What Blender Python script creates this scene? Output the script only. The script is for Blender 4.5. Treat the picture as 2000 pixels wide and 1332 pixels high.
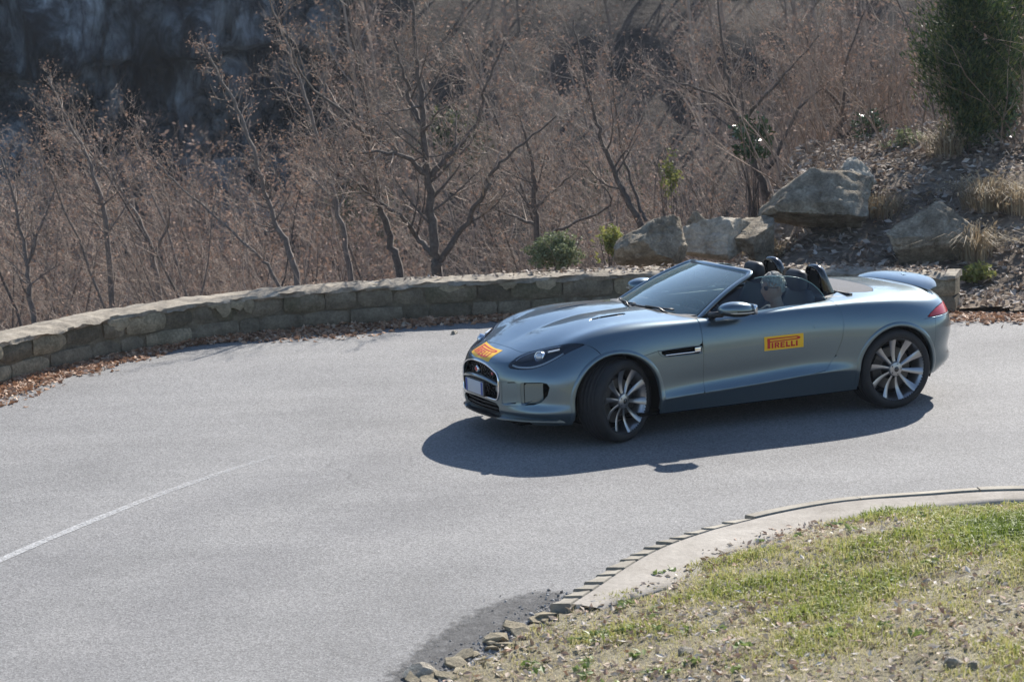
import bpy, bmesh, math, random
import numpy as np
from mathutils import Vector, Matrix, noise as mnoise
from mathutils.bvhtree import BVHTree
from mathutils.geometry import delaunay_2d_cdt

for _o in list(bpy.data.objects):
    bpy.data.objects.remove(_o)
SC = bpy.context.scene
COL = SC.collection
RAD = math.radians

# ------------------------------------------------------------------ camera
CAM_H, CAM_PITCH, CAM_ROLL, F_PX = 4.51, RAD(10.30), RAD(-1.75), 4873.0
cd_ = bpy.data.cameras.new('camera')
cam = bpy.data.objects.new('camera', cd_)
COL.objects.link(cam)
cd_.sensor_width = 22.3
cd_.lens = 22.3 * F_PX / 2000.0
cd_.clip_start, cd_.clip_end = 0.1, 3000
cd_.dof.use_dof = True
cd_.dof.focus_distance = 20.6
cd_.dof.aperture_fstop = 2.8
_f = Vector((0, math.cos(CAM_PITCH), -math.sin(CAM_PITCH)))
_u0 = Vector((0, math.sin(CAM_PITCH), math.cos(CAM_PITCH)))
_r0 = Vector((1, 0, 0))
_c, _s = math.cos(CAM_ROLL), math.sin(CAM_ROLL)
_r = _r0 * _c + _u0 * _s
_u = _u0 * _c - _r0 * _s
_m = Matrix((( _r.x, _u.x, -_f.x, 0), (_r.y, _u.y, -_f.y, 0), (_r.z, _u.z, -_f.z, CAM_H), (0, 0, 0, 1)))
cam.matrix_world = _m
SC.camera = cam

# ------------------------------------------------------------------ world, sun, exposure
SUN_TO = Vector((-0.617, -1.314, -1.0)).normalized()      # direction the light travels
SUN_EL = math.asin(-SUN_TO.z)
SUN_AZ = math.atan2(-SUN_TO.x, -SUN_TO.y)                 # from +Y towards +X
W_ = bpy.data.worlds.new('World'); SC.world = W_; W_.use_nodes = True
_nt = W_.node_tree
_sky = _nt.nodes.new('ShaderNodeTexSky'); _sky.sky_type = 'NISHITA'; _sky.sun_disc = False
_sky.sun_elevation = SUN_EL; _sky.sun_rotation = SUN_AZ
_sky.air_density = 1.0; _sky.dust_density = 0.3; _sky.ozone_density = 2.4
_bg = _nt.nodes['Background']; _bg.inputs[1].default_value = 0.095
_nt.links.new(_sky.outputs[0], _bg.inputs[0])
sd_ = bpy.data.lights.new('sun', 'SUN'); sd_.energy = 5.0; sd_.angle = RAD(0.53); sd_.color = (1.0, 0.945, 0.87)
sun = bpy.data.objects.new('sun', sd_); COL.objects.link(sun)
sun.rotation_euler = SUN_TO.to_track_quat('-Z', 'Y').to_euler()
SC.view_settings.view_transform = 'Standard'
SC.view_settings.look = 'None'
SC.view_settings.gamma = 1.0
SC.view_settings.exposure = 0.92
SC.render.engine = 'CYCLES'
SC.cycles.use_denoising = True
SC.cycles.max_bounces = 10
SC.cycles.transparent_max_bounces = 24
SC.cycles.sample_clamp_indirect = 6.0

# ------------------------------------------------------------------ helpers
def tag(o, label=None, cat=None, group=None, kind=None):
    if label: o['label'] = label
    if cat: o['category'] = cat
    if group: o['group'] = group
    if kind: o['kind'] = kind
    return o

def empty(name, loc=(0, 0, 0), rz=0.0):
    o = bpy.data.objects.new(name, None); COL.objects.link(o)
    o.location = loc; o.rotation_euler = (0, 0, rz); o.empty_display_size = 0.2
    return o

def mesh_np(name, V, F, smooth=True):
    """V (n,3) array, F list/array of polygons (arrays of equal or mixed size)"""
    me = bpy.data.meshes.new(name)
    V = np.asarray(V, np.float32)
    if isinstance(F, np.ndarray):
        nl = F.shape[1]; nf = F.shape[0]
        loops = F.astype(np.int32).ravel(); starts = np.arange(nf, dtype=np.int32) * nl
    else:
        loops = np.fromiter((i for f in F for i in f), np.int32)
        ln = np.fromiter((len(f) for f in F), np.int32); starts = np.concatenate([[0], np.cumsum(ln)[:-1]]).astype(np.int32) if len(F) else np.zeros(0, np.int32)
        nf = len(F)
    me.vertices.add(len(V)); me.vertices.foreach_set('co', V.ravel())
    me.loops.add(len(loops)); me.loops.foreach_set('vertex_index', loops)
    me.polygons.add(nf); me.polygons.foreach_set('loop_start', starts)
    me.update(calc_edges=True)
    me.polygons.foreach_set('use_smooth', np.full(nf, smooth, bool))
    me.validate(); me.update()
    return me

def link(name, me, mat=None, parent=None):
    o = bpy.data.objects.new(name, me); COL.objects.link(o)
    if mat is not None:
        for m in (mat if isinstance(mat, (list, tuple)) else [mat]): me.materials.append(m)
    if parent is not None: o.parent = parent
    return o

class MB:
    """collects geometry for ONE mesh"""
    def __init__(s): s.V = []; s.F = []; s.M = []; s.n = 0
    def add(s, V, F, mi=0):
        k = s.n
        for v in V: s.V.append((float(v[0]), float(v[1]), float(v[2])))
        s.n += len(V)
        for f in F: s.F.append([int(i) + k for i in f]); s.M.append(mi)
        return s
    def box(s, c, d, R=None, mi=0, bev=0.0):
        bm = bmesh.new(); bmesh.ops.create_cube(bm, size=1.0)
        for v in bm.verts: v.co = Vector((v.co.x * d[0], v.co.y * d[1], v.co.z * d[2]))
        if bev > 0: bmesh.ops.bevel(bm, geom=list(bm.edges), offset=bev, segments=2, affect='EDGES', profile=0.6)
        M = (R.to_4x4() if R is not None else Matrix.Identity(4))
        for v in bm.verts: v.co = (M @ v.co) + Vector(c)
        bm.verts.index_update()
        s.add([v.co for v in bm.verts], [[v.index for v in f.verts] for f in bm.faces], mi); bm.free(); return s
    def tube(s, P, r, n=8, caps=True, mi=0, up=None):
        V, F = tube(P, r, n, caps); return s.add(V, F, mi)
    def lathe(s, prof, n=32, axis='y', mi=0, c=(0, 0, 0), close=False):
        """prof list of (radius, axial)"""
        V = []; F = []; m = len(prof)
        for j in range(n):
            a = 2 * math.pi * j / n
            for (r, h) in prof:
                p = {'y': (r * math.cos(a), h, r * math.sin(a)), 'z': (r * math.cos(a), r * math.sin(a), h), 'x': (h, r * math.cos(a), r * math.sin(a))}[axis]
                V.append((p[0] + c[0], p[1] + c[1], p[2] + c[2]))
        for j in range(n):
            j2 = (j + 1) % n
            for i in range(m - 1 + (1 if close else 0)):
                i2 = (i + 1) % m
                F.append([j * m + i, j * m + i2, j2 * m + i2, j2 * m + i])
        return s.add(V, F, mi)
    def build(s, name, mat, parent=None, smooth=True, sharp=None, sub=0):
        me = mesh_np(name, s.V, s.F, smooth)
        if len(set(s.M)) > 1: me.polygons.foreach_set('material_index', np.array(s.M, np.int32))
        bm = bmesh.new(); bm.from_mesh(me); bmesh.ops.recalc_face_normals(bm, faces=bm.faces); bm.to_mesh(me); bm.free()
        o = link(name, me, mat, parent)
        if sharp is not None: me.set_sharp_from_angle(angle=RAD(sharp))
        if sub:
            md = o.modifiers.new('sub', 'SUBSURF'); md.levels = sub; md.render_levels = sub
        return o

def tube(P, r, n=8, caps=True):
    P = [Vector(p) for p in P]; m = len(P)
    if not hasattr(r, '__len__'): r = [r] * m
    V = []; F = []
    t = (P[1] - P[0]).normalized()
    a = t.orthogonal().normalized()
    for i in range(m):
        t = ((P[min(i + 1, m - 1)] - P[max(i - 1, 0)])).normalized()
        a = (a - t * a.dot(t)).normalized(); b = t.cross(a)
        for k in range(n):
            q = 2 * math.pi * k / n
            V.append(P[i] + (a * math.cos(q) + b * math.sin(q)) * r[i])
    for i in range(m - 1):
        for k in range(n):
            k2 = (k + 1) % n
            F.append([i * n + k, i * n + k2, (i + 1) * n + k2, (i + 1) * n + k])
    if caps:
        F.append(list(range(n))[::-1]); F.append([(m - 1) * n + k for k in range(n)])
    return V, F

def catmull(P, per=8, closed=False):
    P = [np.array(p, float) for p in P]; n = len(P); out = []
    rng_ = range(n if closed else n - 1)
    for i in rng_:
        p0 = P[(i - 1) % n] if (closed or i > 0) else 2 * P[0] - P[1]
        p1 = P[i]; p2 = P[(i + 1) % n]
        p3 = P[(i + 2) % n] if (closed or i + 2 < n) else 2 * P[-1] - P[-2]
        for k in range(per):
            t = k / per
            out.append(.5 * (2 * p1 + (p2 - p0) * t + (2 * p0 - 5 * p1 + 4 * p2 - p3) * t * t + (3 * p1 - p0 - 3 * p2 + p3) * t ** 3))
    if not closed: out.append(P[-1])
    return np.array(out)

def poly_sd(P, poly):
    """signed distance (negative inside) of points P (n,2) to closed polygon"""
    P = np.asarray(P, float); poly = np.asarray(poly, float); n = len(poly)
    d = np.full(len(P), 1e9); ins = np.zeros(len(P), bool)
    for i in range(n):
        a, b = poly[i], poly[(i + 1) % n]; ab = b - a; pa = P - a
        t = np.clip((pa @ ab) / max(ab @ ab, 1e-12), 0, 1)
        d = np.minimum(d, np.linalg.norm(pa - t[:, None] * ab, axis=1))
        c = ((a[1] > P[:, 1]) != (b[1] > P[:, 1]))
        with np.errstate(divide='ignore', invalid='ignore'):
            xi = (b[0] - a[0]) * (P[:, 1] - a[1]) / (b[1] - a[1]) + a[0]
        ins ^= c & (P[:, 0] < xi)
    return np.where(ins, -d, d)


# ------------------------------------------------------------------ materials
def new_mat(name):
    m = bpy.data.materials.new(name); m.use_nodes = True
    nt = m.node_tree; b = nt.nodes['Principled BSDF']
    return m, nt, b

def mat(name, col, rough=0.5, metal=0.0, coat=0.0, spec=0.5, emit=None, trans=0.0, ior=1.45, var=0.0, vscale=8.0, bump=0.0, bscale=40.0, col2=None, coatr=0.03, sheen=0.0, detail=6.0):
    m, nt, b = new_mat(name)
    b.inputs['Base Color'].default_value = (*col, 1)
    b.inputs['Roughness'].default_value = rough; b.inputs['Metallic'].default_value = metal
    b.inputs['Coat Weight'].default_value = coat; b.inputs['Coat Roughness'].default_value = coatr
    b.inputs['Specular IOR Level'].default_value = spec; b.inputs['IOR'].default_value = ior
    b.inputs['Transmission Weight'].default_value = trans
    if sheen: b.inputs['Sheen Weight'].default_value = sheen
    if emit: b.inputs['Emission Color'].default_value = (*emit[0], 1); b.inputs['Emission Strength'].default_value = emit[1]
    if var > 0 or bump > 0:
        tc = nt.nodes.new('ShaderNodeTexCoord')
    if var > 0:
        n = nt.nodes.new('ShaderNodeTexNoise'); n.inputs['Scale'].default_value = vscale; n.inputs['Detail'].default_value = detail
        n.inputs['Roughness'].default_value = 0.65
        nt.links.new(tc.outputs['Object'], n.inputs['Vector'])
        r = nt.nodes.new('ShaderNodeValToRGB')
        c2 = col2 or tuple(c * (1 + var) for c in col); c1 = col if col2 else tuple(c * (1 - var) for c in col)
        r.color_ramp.elements[0].color = (*c1, 1); r.color_ramp.elements[1].color = (*c2, 1)
        r.color_ramp.elements[0].position = 0.32; r.color_ramp.elements[1].position = 0.68
        nt.links.new(n.outputs[0], r.inputs[0]); nt.links.new(r.outputs[0], b.inputs['Base Color'])
    if bump > 0:
        n2 = nt.nodes.new('ShaderNodeTexNoise'); n2.inputs['Scale'].default_value = bscale; n2.inputs['Detail'].default_value = 5
        nt.links.new(tc.outputs['Object'], n2.inputs['Vector'])
        bp = nt.nodes.new('ShaderNodeBump'); bp.inputs['Strength'].default_value = bump; bp.inputs['Distance'].default_value = 0.02
        nt.links.new(n2.outputs[0], bp.inputs['Height']); nt.links.new(bp.outputs[0], b.inputs['Normal'])
    return m

def mat_vary(name, cols, rough=0.8, trans=0.0, spec=0.3):
    """colour picked per loose piece of geometry (leaf, blade) - needs the 'rnd' colour attribute"""
    m, nt, b = new_mat(name)
    at = nt.nodes.new('ShaderNodeAttribute'); at.attribute_name = 'rnd'
    r = nt.nodes.new('ShaderNodeValToRGB'); r.color_ramp.interpolation = 'LINEAR'
    el = r.color_ramp.elements
    while len(el) < len(cols): el.new(0.5)
    for i, c in enumerate(cols):
        el[i].position = i / (len(cols) - 1); el[i].color = (*c, 1)
    nt.links.new(at.outputs['Fac'], r.inputs[0]); nt.links.new(r.outputs[0], b.inputs['Base Color'])
    b.inputs['Roughness'].default_value = rough; b.inputs['Specular IOR Level'].default_value = spec
    if trans > 0:
        out = nt.nodes['Material Output']
        tl = nt.nodes.new('ShaderNodeBsdfTranslucent'); nt.links.new(r.outputs[0], tl.inputs[0])
        mx = nt.nodes.new('ShaderNodeMixShader'); mx.inputs[0].default_value = trans
        nt.links.new(b.outputs[0], mx.inputs[1]); nt.links.new(tl.outputs[0], mx.inputs[2]); nt.links.new(mx.outputs[0], out.inputs[0])
    return m

def set_rnd(me, vals):
    """per-vertex float attribute"""
    a = me.attributes.new('rnd', 'FLOAT', 'POINT'); a.data.foreach_set('value', np.asarray(vals, np.float32))
# ================================================================== THE PLACE
rng = np.random.default_rng(7)
def at(px, py, y):
    """world point seen at picture position (px,py) of the 2000x1332 photograph, at depth y"""
    a0, a1 = px - 1000.0, py - 666.0
    cr, sr = math.cos(CAM_ROLL), math.sin(CAM_ROLL)
    u = a0 * cr + a1 * sr; v = -a0 * sr + a1 * cr
    c, s = math.cos(CAM_PITCH), math.sin(CAM_PITCH)
    d = np.array((u / F_PX, c - v / F_PX * s, -s - v / F_PX * c))
    return np.array((0, 0, CAM_H)) + d * (y / d[1])

def sstep(a, b, x):
    t = np.clip((np.asarray(x, float) - a) / (b - a), 0, 1); return t * t * (3 - 2 * t)
def vnoise(x, y, seed=0):
    """cheap smooth value noise on arrays"""
    x = np.asarray(x, float); y = np.asarray(y, float)
    xi = np.floor(x).astype(np.int64); yi = np.floor(y).astype(np.int64); xf = x - xi; yf = y - yi
    def h(i, j):
        n = (i * 374761393 + j * 668265263 + seed * 974634777) & 0x7fffffff
        n = ((n ^ (n >> 13)) * 1274126177) & 0x7fffffff
        return ((n ^ (n >> 16)) & 0xffff) / 65535.0
    u = xf * xf * (3 - 2 * xf); v = yf * yf * (3 - 2 * yf)
    return (h(xi, yi) * (1 - u) + h(xi + 1, yi) * u) * (1 - v) + (h(xi, yi + 1) * (1 - u) + h(xi + 1, yi + 1) * u) * v
def fbm(x, y, seed=0, oct=4):
    s = 0; a = .5; t = 0
    for k in range(oct):
        s = s + a * vnoise(np.asarray(x) * 2 ** k, np.asarray(y) * 2 ** k, seed + k * 17); t += a; a *= .5
    return s / t - .5

# outer edge of the road = foot of the wall; inner edge = kerb
OUT = catmull([(-6.9, 14.0), (-6.45, 17.5), (-5.9, 20.5), (-5.35, 22.3), (-4.85, 23.25), (-4.1, 24.40), (-3.2, 25.22), (-2.15, 25.80), (-1.05, 26.06), (0.1, 26.20), (1.2, 26.30), (2.4, 26.22), (3.5, 25.95), (4.5, 25.55), (5.3, 25.3), (7.5, 24.6), (11, 23.4), (18, 21), (30, 17)], 8)
INN = catmull([(-6.5, 4.0), (-4.2, 7.5), (-2.3, 10.6), (-1.1, 12.7), (-.50, 13.85), (-.06, 14.64), (.344, 15.48), (.825, 16.42), (1.40, 17.04), (2.19, 17.56), (2.96, 17.74), (3.72, 17.80), (5.5, 17.55), (9, 16.4), (16, 13.5), (30, 8)], 8)
OUT_POLY = np.concatenate([OUT, [(34, 300), (-300, 300), (-300, 14)]])       # valley side
INN_POLY = np.concatenate([INN, [(30, -60), (-60, -60), (-60, 4)]])
class DistField:
    """signed distance to a road edge: a fine table near the road, the bare outline elsewhere"""
    def __init__(s, poly, x0, x1, y0, y1, st):
        s.x0, s.y0, s.st = x0, y0, st; s.poly = poly
        xs = np.arange(x0, x1 + st, st); ys = np.arange(y0, y1 + st, st); s.nx, s.ny = len(xs), len(ys)
        X, Y = np.meshgrid(xs, ys, indexing='ij'); s.T = -poly_sd(np.stack([X.ravel(), Y.ravel()], 1), poly).reshape(X.shape)
        s.rough = np.concatenate([poly[:-3][::6], poly[-4:]])
    def __call__(s, x, y):
        x = np.asarray(x, float); y = np.asarray(y, float); sh = x.shape; x = x.ravel(); y = y.ravel()
        u = (x - s.x0) / s.st; v = (y - s.y0) / s.st
        ok = (u >= 0) & (v >= 0) & (u < s.nx - 1) & (v < s.ny - 1); out = np.empty(len(x))
        uu, vv = u[ok], v[ok]; i = uu.astype(int); j = vv.astype(int); f = uu - i; g = vv - j; T = s.T
        out[ok] = (T[i, j] * (1 - f) + T[i + 1, j] * f) * (1 - g) + (T[i, j + 1] * (1 - f) + T[i + 1, j + 1] * f) * g
        if (~ok).any(): out[~ok] = -poly_sd(np.stack([x[~ok], y[~ok]], 1), s.rough)
        return out.reshape(sh)
d_out = DistField(OUT_POLY, -14, 14, 13, 54, .2)      # >0 outside the road, on the valley side
d_inn = DistField(INN_POLY, -5, 10, 5, 19, .15)       # >0 on the verge

# ------------------------------------------------------------------ materials of the ground
def node(nt, t, **kw):
    n = nt.nodes.new(t)
    for k, v in kw.items(): n.inputs[k].default_value = v
    return n
def ramp(nt, src, stops):
    r = nt.nodes.new('ShaderNodeValToRGB'); el = r.color_ramp.elements
    while len(el) < len(stops): el.new(.5)
    for e, (p, c) in zip(el, stops):
        e.position = p; e.color = (*c, 1) if len(c) == 3 else c
    nt.links.new(src, r.inputs[0]); return r
def mixc(nt, a, b, f, mode='MIX'):
    m = nt.nodes.new('ShaderNodeMix'); m.data_type = 'RGBA'; m.blend_type = mode
    for s, i in ((f, 0), (a, 6), (b, 7)):
        if hasattr(s, 'links') or hasattr(s, 'is_linked'): nt.links.new(s, m.inputs[i])
        else: m.inputs[i].default_value = s if i == 0 else (*s, 1)
    return m.outputs[2]
def asphalt():
    m, nt, b = new_mat('worn_asphalt')
    tc = node(nt, 'ShaderNodeTexCoord'); P = tc.outputs['Object']
    def nz(scale, detail=4, rough=.6):
        n = node(nt, 'ShaderNodeTexNoise', Scale=scale, Detail=detail, Roughness=rough); nt.links.new(P, n.inputs['Vector']); return n.outputs[0]
    v = node(nt, 'ShaderNodeTexVoronoi', Scale=85.0); nt.links.new(P, v.inputs['Vector'])
    agg = ramp(nt, v.outputs['Color'], [(0, (.117, .114, .111)), (.45, (.196, .192, .188)), (1, (.304, .298, .289))]).outputs[0]
    fine = ramp(nt, nz(160, 3), [(.3, (.72, .72, .72)), (.7, (1.22, 1.22, 1.22))]).outputs[0]
    big = ramp(nt, nz(.55, 6, .62), [(.30, (.80, .805, .81)), (.50, (.97, .975, .98)), (.72, (1.10, 1.10, 1.095))]).outputs[0]
    mp = node(nt, 'ShaderNodeMapping'); mp.inputs['Rotation'].default_value = (0, 0, RAD(-35)); mp.inputs['Scale'].default_value = (.35, 2.2, 1)
    nt.links.new(P, mp.inputs['Vector'])
    n3 = node(nt, 'ShaderNodeTexNoise', Scale=1.0, Detail=5, Roughness=.6); nt.links.new(mp.outputs[0], n3.inputs['Vector'])
    streak = ramp(nt, n3.outputs[0], [(.35, (.95, .95, .95)), (.65, (1.04, 1.04, 1.04))]).outputs[0]
    c = mixc(nt, agg, fine, 1.0, 'MULTIPLY'); c = mixc(nt, c, big, 1.0, 'MULTIPLY'); c = mixc(nt, c, streak, 1.0, 'MULTIPLY')
    # faint polished wheel tracks round the bend
    vd = node(nt, 'ShaderNodeVectorMath'); vd.operation = 'DISTANCE'; vd.inputs[1].default_value = (4.2, 13.2, 0); nt.links.new(P, vd.inputs[0])
    wob = node(nt, 'ShaderNodeMath'); wob.operation = 'MULTIPLY_ADD'; wob.inputs[1].default_value = .9; nt.links.new(n3.outputs[0], wob.inputs[0]); nt.links.new(vd.outputs['Value'], wob.inputs[2])
    sc_ = node(nt, 'ShaderNodeMapRange'); sc_.inputs['From Min'].default_value = 4.0; sc_.inputs['From Max'].default_value = 14.0; nt.links.new(wob.outputs[0], sc_.inputs['Value'])
    trk = ramp(nt, sc_.outputs[0], [(.0, (1, 1, 1)), (.26, (1, 1, 1)), (.33, (.90, .90, .91)), (.40, (1.01, 1.01, 1.01)), (.47, (.91, .91, .92)), (.55, (1.02, 1.02, 1.02)), (.70, (.95, .95, .95)), (.80, (1, 1, 1))]).outputs[0]
    c = mixc(nt, c, trk, 1.0, 'MULTIPLY')
    # hairline cracks
    vc = node(nt, 'ShaderNodeTexVoronoi', Scale=.42); vc.feature = 'DISTANCE_TO_EDGE'
    nd = node(nt, 'ShaderNodeTexNoise', Scale=2.5, Detail=6); nt.links.new(P, nd.inputs['Vector'])
    ad = node(nt, 'ShaderNodeVectorMath'); ad.operation = 'MULTIPLY_ADD'; ad.inputs[1].default_value = (.5, .5, .5)
    nt.links.new(nd.outputs['Color'], ad.inputs[0]); nt.links.new(P, ad.inputs[2]); nt.links.new(ad.outputs[0], vc.inputs['Vector'])
    cr = ramp(nt, vc.outputs['Distance'], [(0, (.72, .72, .72)), (.003, (.85, .85, .85)), (.006, (1, 1, 1))]).outputs[0]
    gate = ramp(nt, nz(.35, 2), [(.60, (0, 0, 0)), (.68, (1, 1, 1))]).outputs[0]
    c = mixc(nt, c, mixc(nt, c, cr, 1.0, 'MULTIPLY'), gate)
    nt.links.new(c, b.inputs['Base Color'])
    b.inputs['Roughness'].default_value = .82; b.inputs['Specular IOR Level'].default_value = .22
    bp = node(nt, 'ShaderNodeBump', Strength=.35, Distance=.006)
    nt.links.new(v.outputs['Distance'], bp.inputs['Height']); nt.links.new(bp.outputs[0], b.inputs['Normal'])
    return m
def ground_mat(name, stops, scale=1.2, scale2=14, lo=.75, hi=1.25, bump=.5, rough=.95, dist=.05):
    m, nt, b = new_mat(name)
    tc = node(nt, 'ShaderNodeTexCoord'); P = tc.outputs['Object']
    n1 = node(nt, 'ShaderNodeTexNoise', Scale=scale, Detail=9, Roughness=.68); nt.links.new(P, n1.inputs['Vector'])
    n2 = node(nt, 'ShaderNodeTexNoise', Scale=scale2, Detail=6, Roughness=.7); nt.links.new(P, n2.inputs['Vector'])
    c = ramp(nt, n1.outputs[0], stops).outputs[0]
    f = ramp(nt, n2.outputs[0], [(.3, (lo,) * 3), (.7, (hi,) * 3)]).outputs[0]
    nt.links.new(mixc(nt, c, f, 1.0, 'MULTIPLY'), b.inputs['Base Color'])
    b.inputs['Roughness'].default_value = rough; b.inputs['Specular IOR Level'].default_value = .2
    bp = node(nt, 'ShaderNodeBump', Strength=bump, Distance=dist); nt.links.new(n2.outputs[0], bp.inputs['Height']); nt.links.new(bp.outputs[0], b.inputs['Normal'])
    return m
M_ASPH = asphalt()
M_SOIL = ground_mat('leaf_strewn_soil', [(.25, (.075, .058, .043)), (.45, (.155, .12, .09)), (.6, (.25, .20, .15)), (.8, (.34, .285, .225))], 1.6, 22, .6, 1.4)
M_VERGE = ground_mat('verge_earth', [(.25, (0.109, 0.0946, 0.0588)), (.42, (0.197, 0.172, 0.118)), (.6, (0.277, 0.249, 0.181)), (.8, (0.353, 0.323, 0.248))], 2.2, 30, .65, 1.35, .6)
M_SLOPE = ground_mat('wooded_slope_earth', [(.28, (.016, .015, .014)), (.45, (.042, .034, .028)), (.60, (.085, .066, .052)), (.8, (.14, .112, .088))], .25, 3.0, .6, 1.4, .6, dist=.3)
M_CONC = ground_mat('kerb_concrete', [(.25, (0.18, 0.16, 0.13)), (.5, (0.276, 0.25, 0.204)), (.75, (0.382, 0.35, 0.289))], 3.0, 40, .85, 1.15, .3, .85, .01)
M_STONE = ground_mat('wall_stone', [(.22, (0.0809, 0.07, 0.0501)), (.42, (0.146, 0.125, 0.0907)), (.6, (0.216, 0.185, 0.134)), (.8, (0.323, 0.285, 0.216))], 5.0, 38, .7, 1.3, .6, .9, .02)
M_STONE2 = ground_mat('wall_stone_mossy', [(.22, (0.066, 0.0637, 0.0389)), (.45, (0.127, 0.113, 0.0734)), (.62, (0.187, 0.157, 0.112)), (.8, (0.297, 0.255, 0.19))], 4.0, 32, .7, 1.3, .6, .9, .02)
M_MORT = ground_mat('pale_mortar', [(.25, (0.117, 0.1, 0.0775)), (.42, (0.213, 0.185, 0.146)), (.58, (0.32, 0.28, 0.223)), (.75, (0.405, 0.36, 0.296))], 6.0, 34, .75, 1.2, .5, .9, .015)
M_ROCK = ground_mat('boulder_rock', [(.25, (0.0901, 0.072, 0.051)), (.40, (0.201, 0.168, 0.123)), (.54, (0.339, 0.29, 0.22)), (.72, (0.572, 0.5, 0.392))], 5.0, 34, .6, 1.35, 1.0, .92, .05)
M_ROCKW = ground_mat('pale_boulder_rock', [(.25, (0.212, 0.19, 0.15)), (.45, (0.445, 0.4, 0.326)), (.68, (0.7, 0.64, 0.528))], 3.6, 26, .65, 1.3, 1.0, .92, .05)
def cliff_mat():
    m, nt, b = new_mat('cliff_rock')
    tc = node(nt, 'ShaderNodeTexCoord'); P = tc.outputs['Object']
    mp = node(nt, 'ShaderNodeMapping'); mp.inputs['Scale'].default_value = (1.0, 1.0, .55); nt.links.new(P, mp.inputs['Vector'])
    n1 = node(nt, 'ShaderNodeTexNoise', Scale=.42, Detail=12, Roughness=.70, Distortion=1.2); nt.links.new(mp.outputs[0], n1.inputs['Vector'])
    n2 = node(nt, 'ShaderNodeTexNoise', Scale=2.2, Detail=9, Roughness=.75, Distortion=.6); nt.links.new(mp.outputs[0], n2.inputs['Vector'])
    ad = node(nt, 'ShaderNodeVectorMath'); ad.operation = 'MULTIPLY_ADD'; ad.inputs[1].default_value = (2.2, 2.2, 2.2)
    nt.links.new(n1.outputs['Color'], ad.inputs[0]); nt.links.new(mp.outputs[0], ad.inputs[2])
    v = node(nt, 'ShaderNodeTexVoronoi', Scale=.55); v.feature = 'DISTANCE_TO_EDGE'; nt.links.new(ad.outputs[0], v.inputs['Vector'])
    c = ramp(nt, n1.outputs[0], [(.39, (.018, .024, .026)), (.46, (.075, .09, .10)), (.52, (.22, .25, .27)), (.60, (.52, .56, .59))]).outputs[0]  # blue of the sky-lit shade is put into the rock colour
    f = ramp(nt, n2.outputs[0], [(.36, (.35, .35, .36)), (.62, (1.5, 1.5, 1.5))]).outputs[0]
    k = ramp(nt, v.outputs['Distance'], [(.0, (.18, .18, .2)), (.05, (.6, .6, .6)), (.12, (1, 1, 1))]).outputs[0]  # crack shading put into the colour, relief alone shows little
    c = mixc(nt, c, f, 1.0, 'MULTIPLY'); nt.links.new(mixc(nt, c, k, .85, 'MULTIPLY'), b.inputs['Base Color']); b.inputs['Roughness'].default_value = .95
    bp = node(nt, 'ShaderNodeBump', Strength=1.0, Distance=.8); nt.links.new(n2.outputs[0], bp.inputs['Height']); nt.links.new(bp.outputs[0], b.inputs['Normal'])
    return m
M_CLIFF = cliff_mat()

# ------------------------------------------------------------------ road
def flat_poly(name, pts, z, m, step=None):
    P = [Vector((float(p[0]), float(p[1]))) for p in pts]
    r = delaunay_2d_cdt(P, [(i, (i + 1) % len(P)) for i in range(len(P))], [], 1, 1e-5)
    me = mesh_np(name, [(v.x, v.y, z) for v in r[0]], [list(f)[::1] for f in r[2]], False)
    bm = bmesh.new(); bm.from_mesh(me); bmesh.ops.recalc_face_normals(bm, faces=bm.faces)
    if bm.faces and sum(f.normal.z for f in bm.faces) < 0: bmesh.ops.reverse_faces(bm, faces=bm.faces)
    bm.to_mesh(me); bm.free()
    return link(name, me, m)
_nrm = lambda C: np.stack([-np.gradient(C[:, 1]), np.gradient(C[:, 0])], 1) / np.linalg.norm(np.stack([np.gradient(C[:, 1]), np.gradient(C[:, 0])], 1), axis=1)[:, None]
_outN = _nrm(OUT)            # points to the valley side
road = flat_poly('road', np.concatenate([OUT + _outN * .30, [(30, -40), (-40, -40), (-40, 14)]]), 0.0, M_ASPH)
tag(road, kind='structure')
# faded centre line: a worn strip in three pieces
lm, nt, b = new_mat('worn_white_paint')
_tc = node(nt, 'ShaderNodeTexCoord'); _n = node(nt, 'ShaderNodeTexNoise', Scale=38.0, Detail=6, Roughness=.75); nt.links.new(_tc.outputs['Object'], _n.inputs['Vector'])
_at = node(nt, 'ShaderNodeAttribute'); _at.attribute_name = 'rnd'
_mr = node(nt, 'ShaderNodeMapRange'); _mr.inputs['From Min'].default_value = .35; _mr.inputs['From Max'].default_value = 1.0; _mr.inputs['To Min'].default_value = .10; _mr.inputs['To Max'].default_value = -.06
nt.links.new(_at.outputs['Fac'], _mr.inputs['Value'])
_ad = node(nt, 'ShaderNodeMath'); _ad.operation = 'ADD'; nt.links.new(_n.outputs[0], _ad.inputs[0]); nt.links.new(_mr.outputs[0], _ad.inputs[1])
_r = ramp(nt, _ad.outputs[0], [(.38, (0, 0, 0)), (.68, (.9, .9, .9))])
b.inputs['Base Color'].default_value = (.46, .46, .455, 1)
_tr = node(nt, 'ShaderNodeBsdfTransparent'); _mx = node(nt, 'ShaderNodeMixShader')       # worn through to the asphalt
nt.links.new(_r.outputs[0], _mx.inputs[0]); nt.links.new(_tr.outputs[0], _mx.inputs[1]); nt.links.new(b.outputs[0], _mx.inputs[2]); nt.links.new(_mx.outputs[0], nt.nodes['Material Output'].inputs[0]); b.inputs['Roughness'].default_value = .7
LC = catmull([(-5.3, 12.2), (-4.35, 14.9), (-3.617, 16.869), (-2.935, 18.319), (-2.454, 19.168), (-1.953, 19.911)], 10)
LN = _nrm(LC); V = []; F = []; WEAR = []
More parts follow.
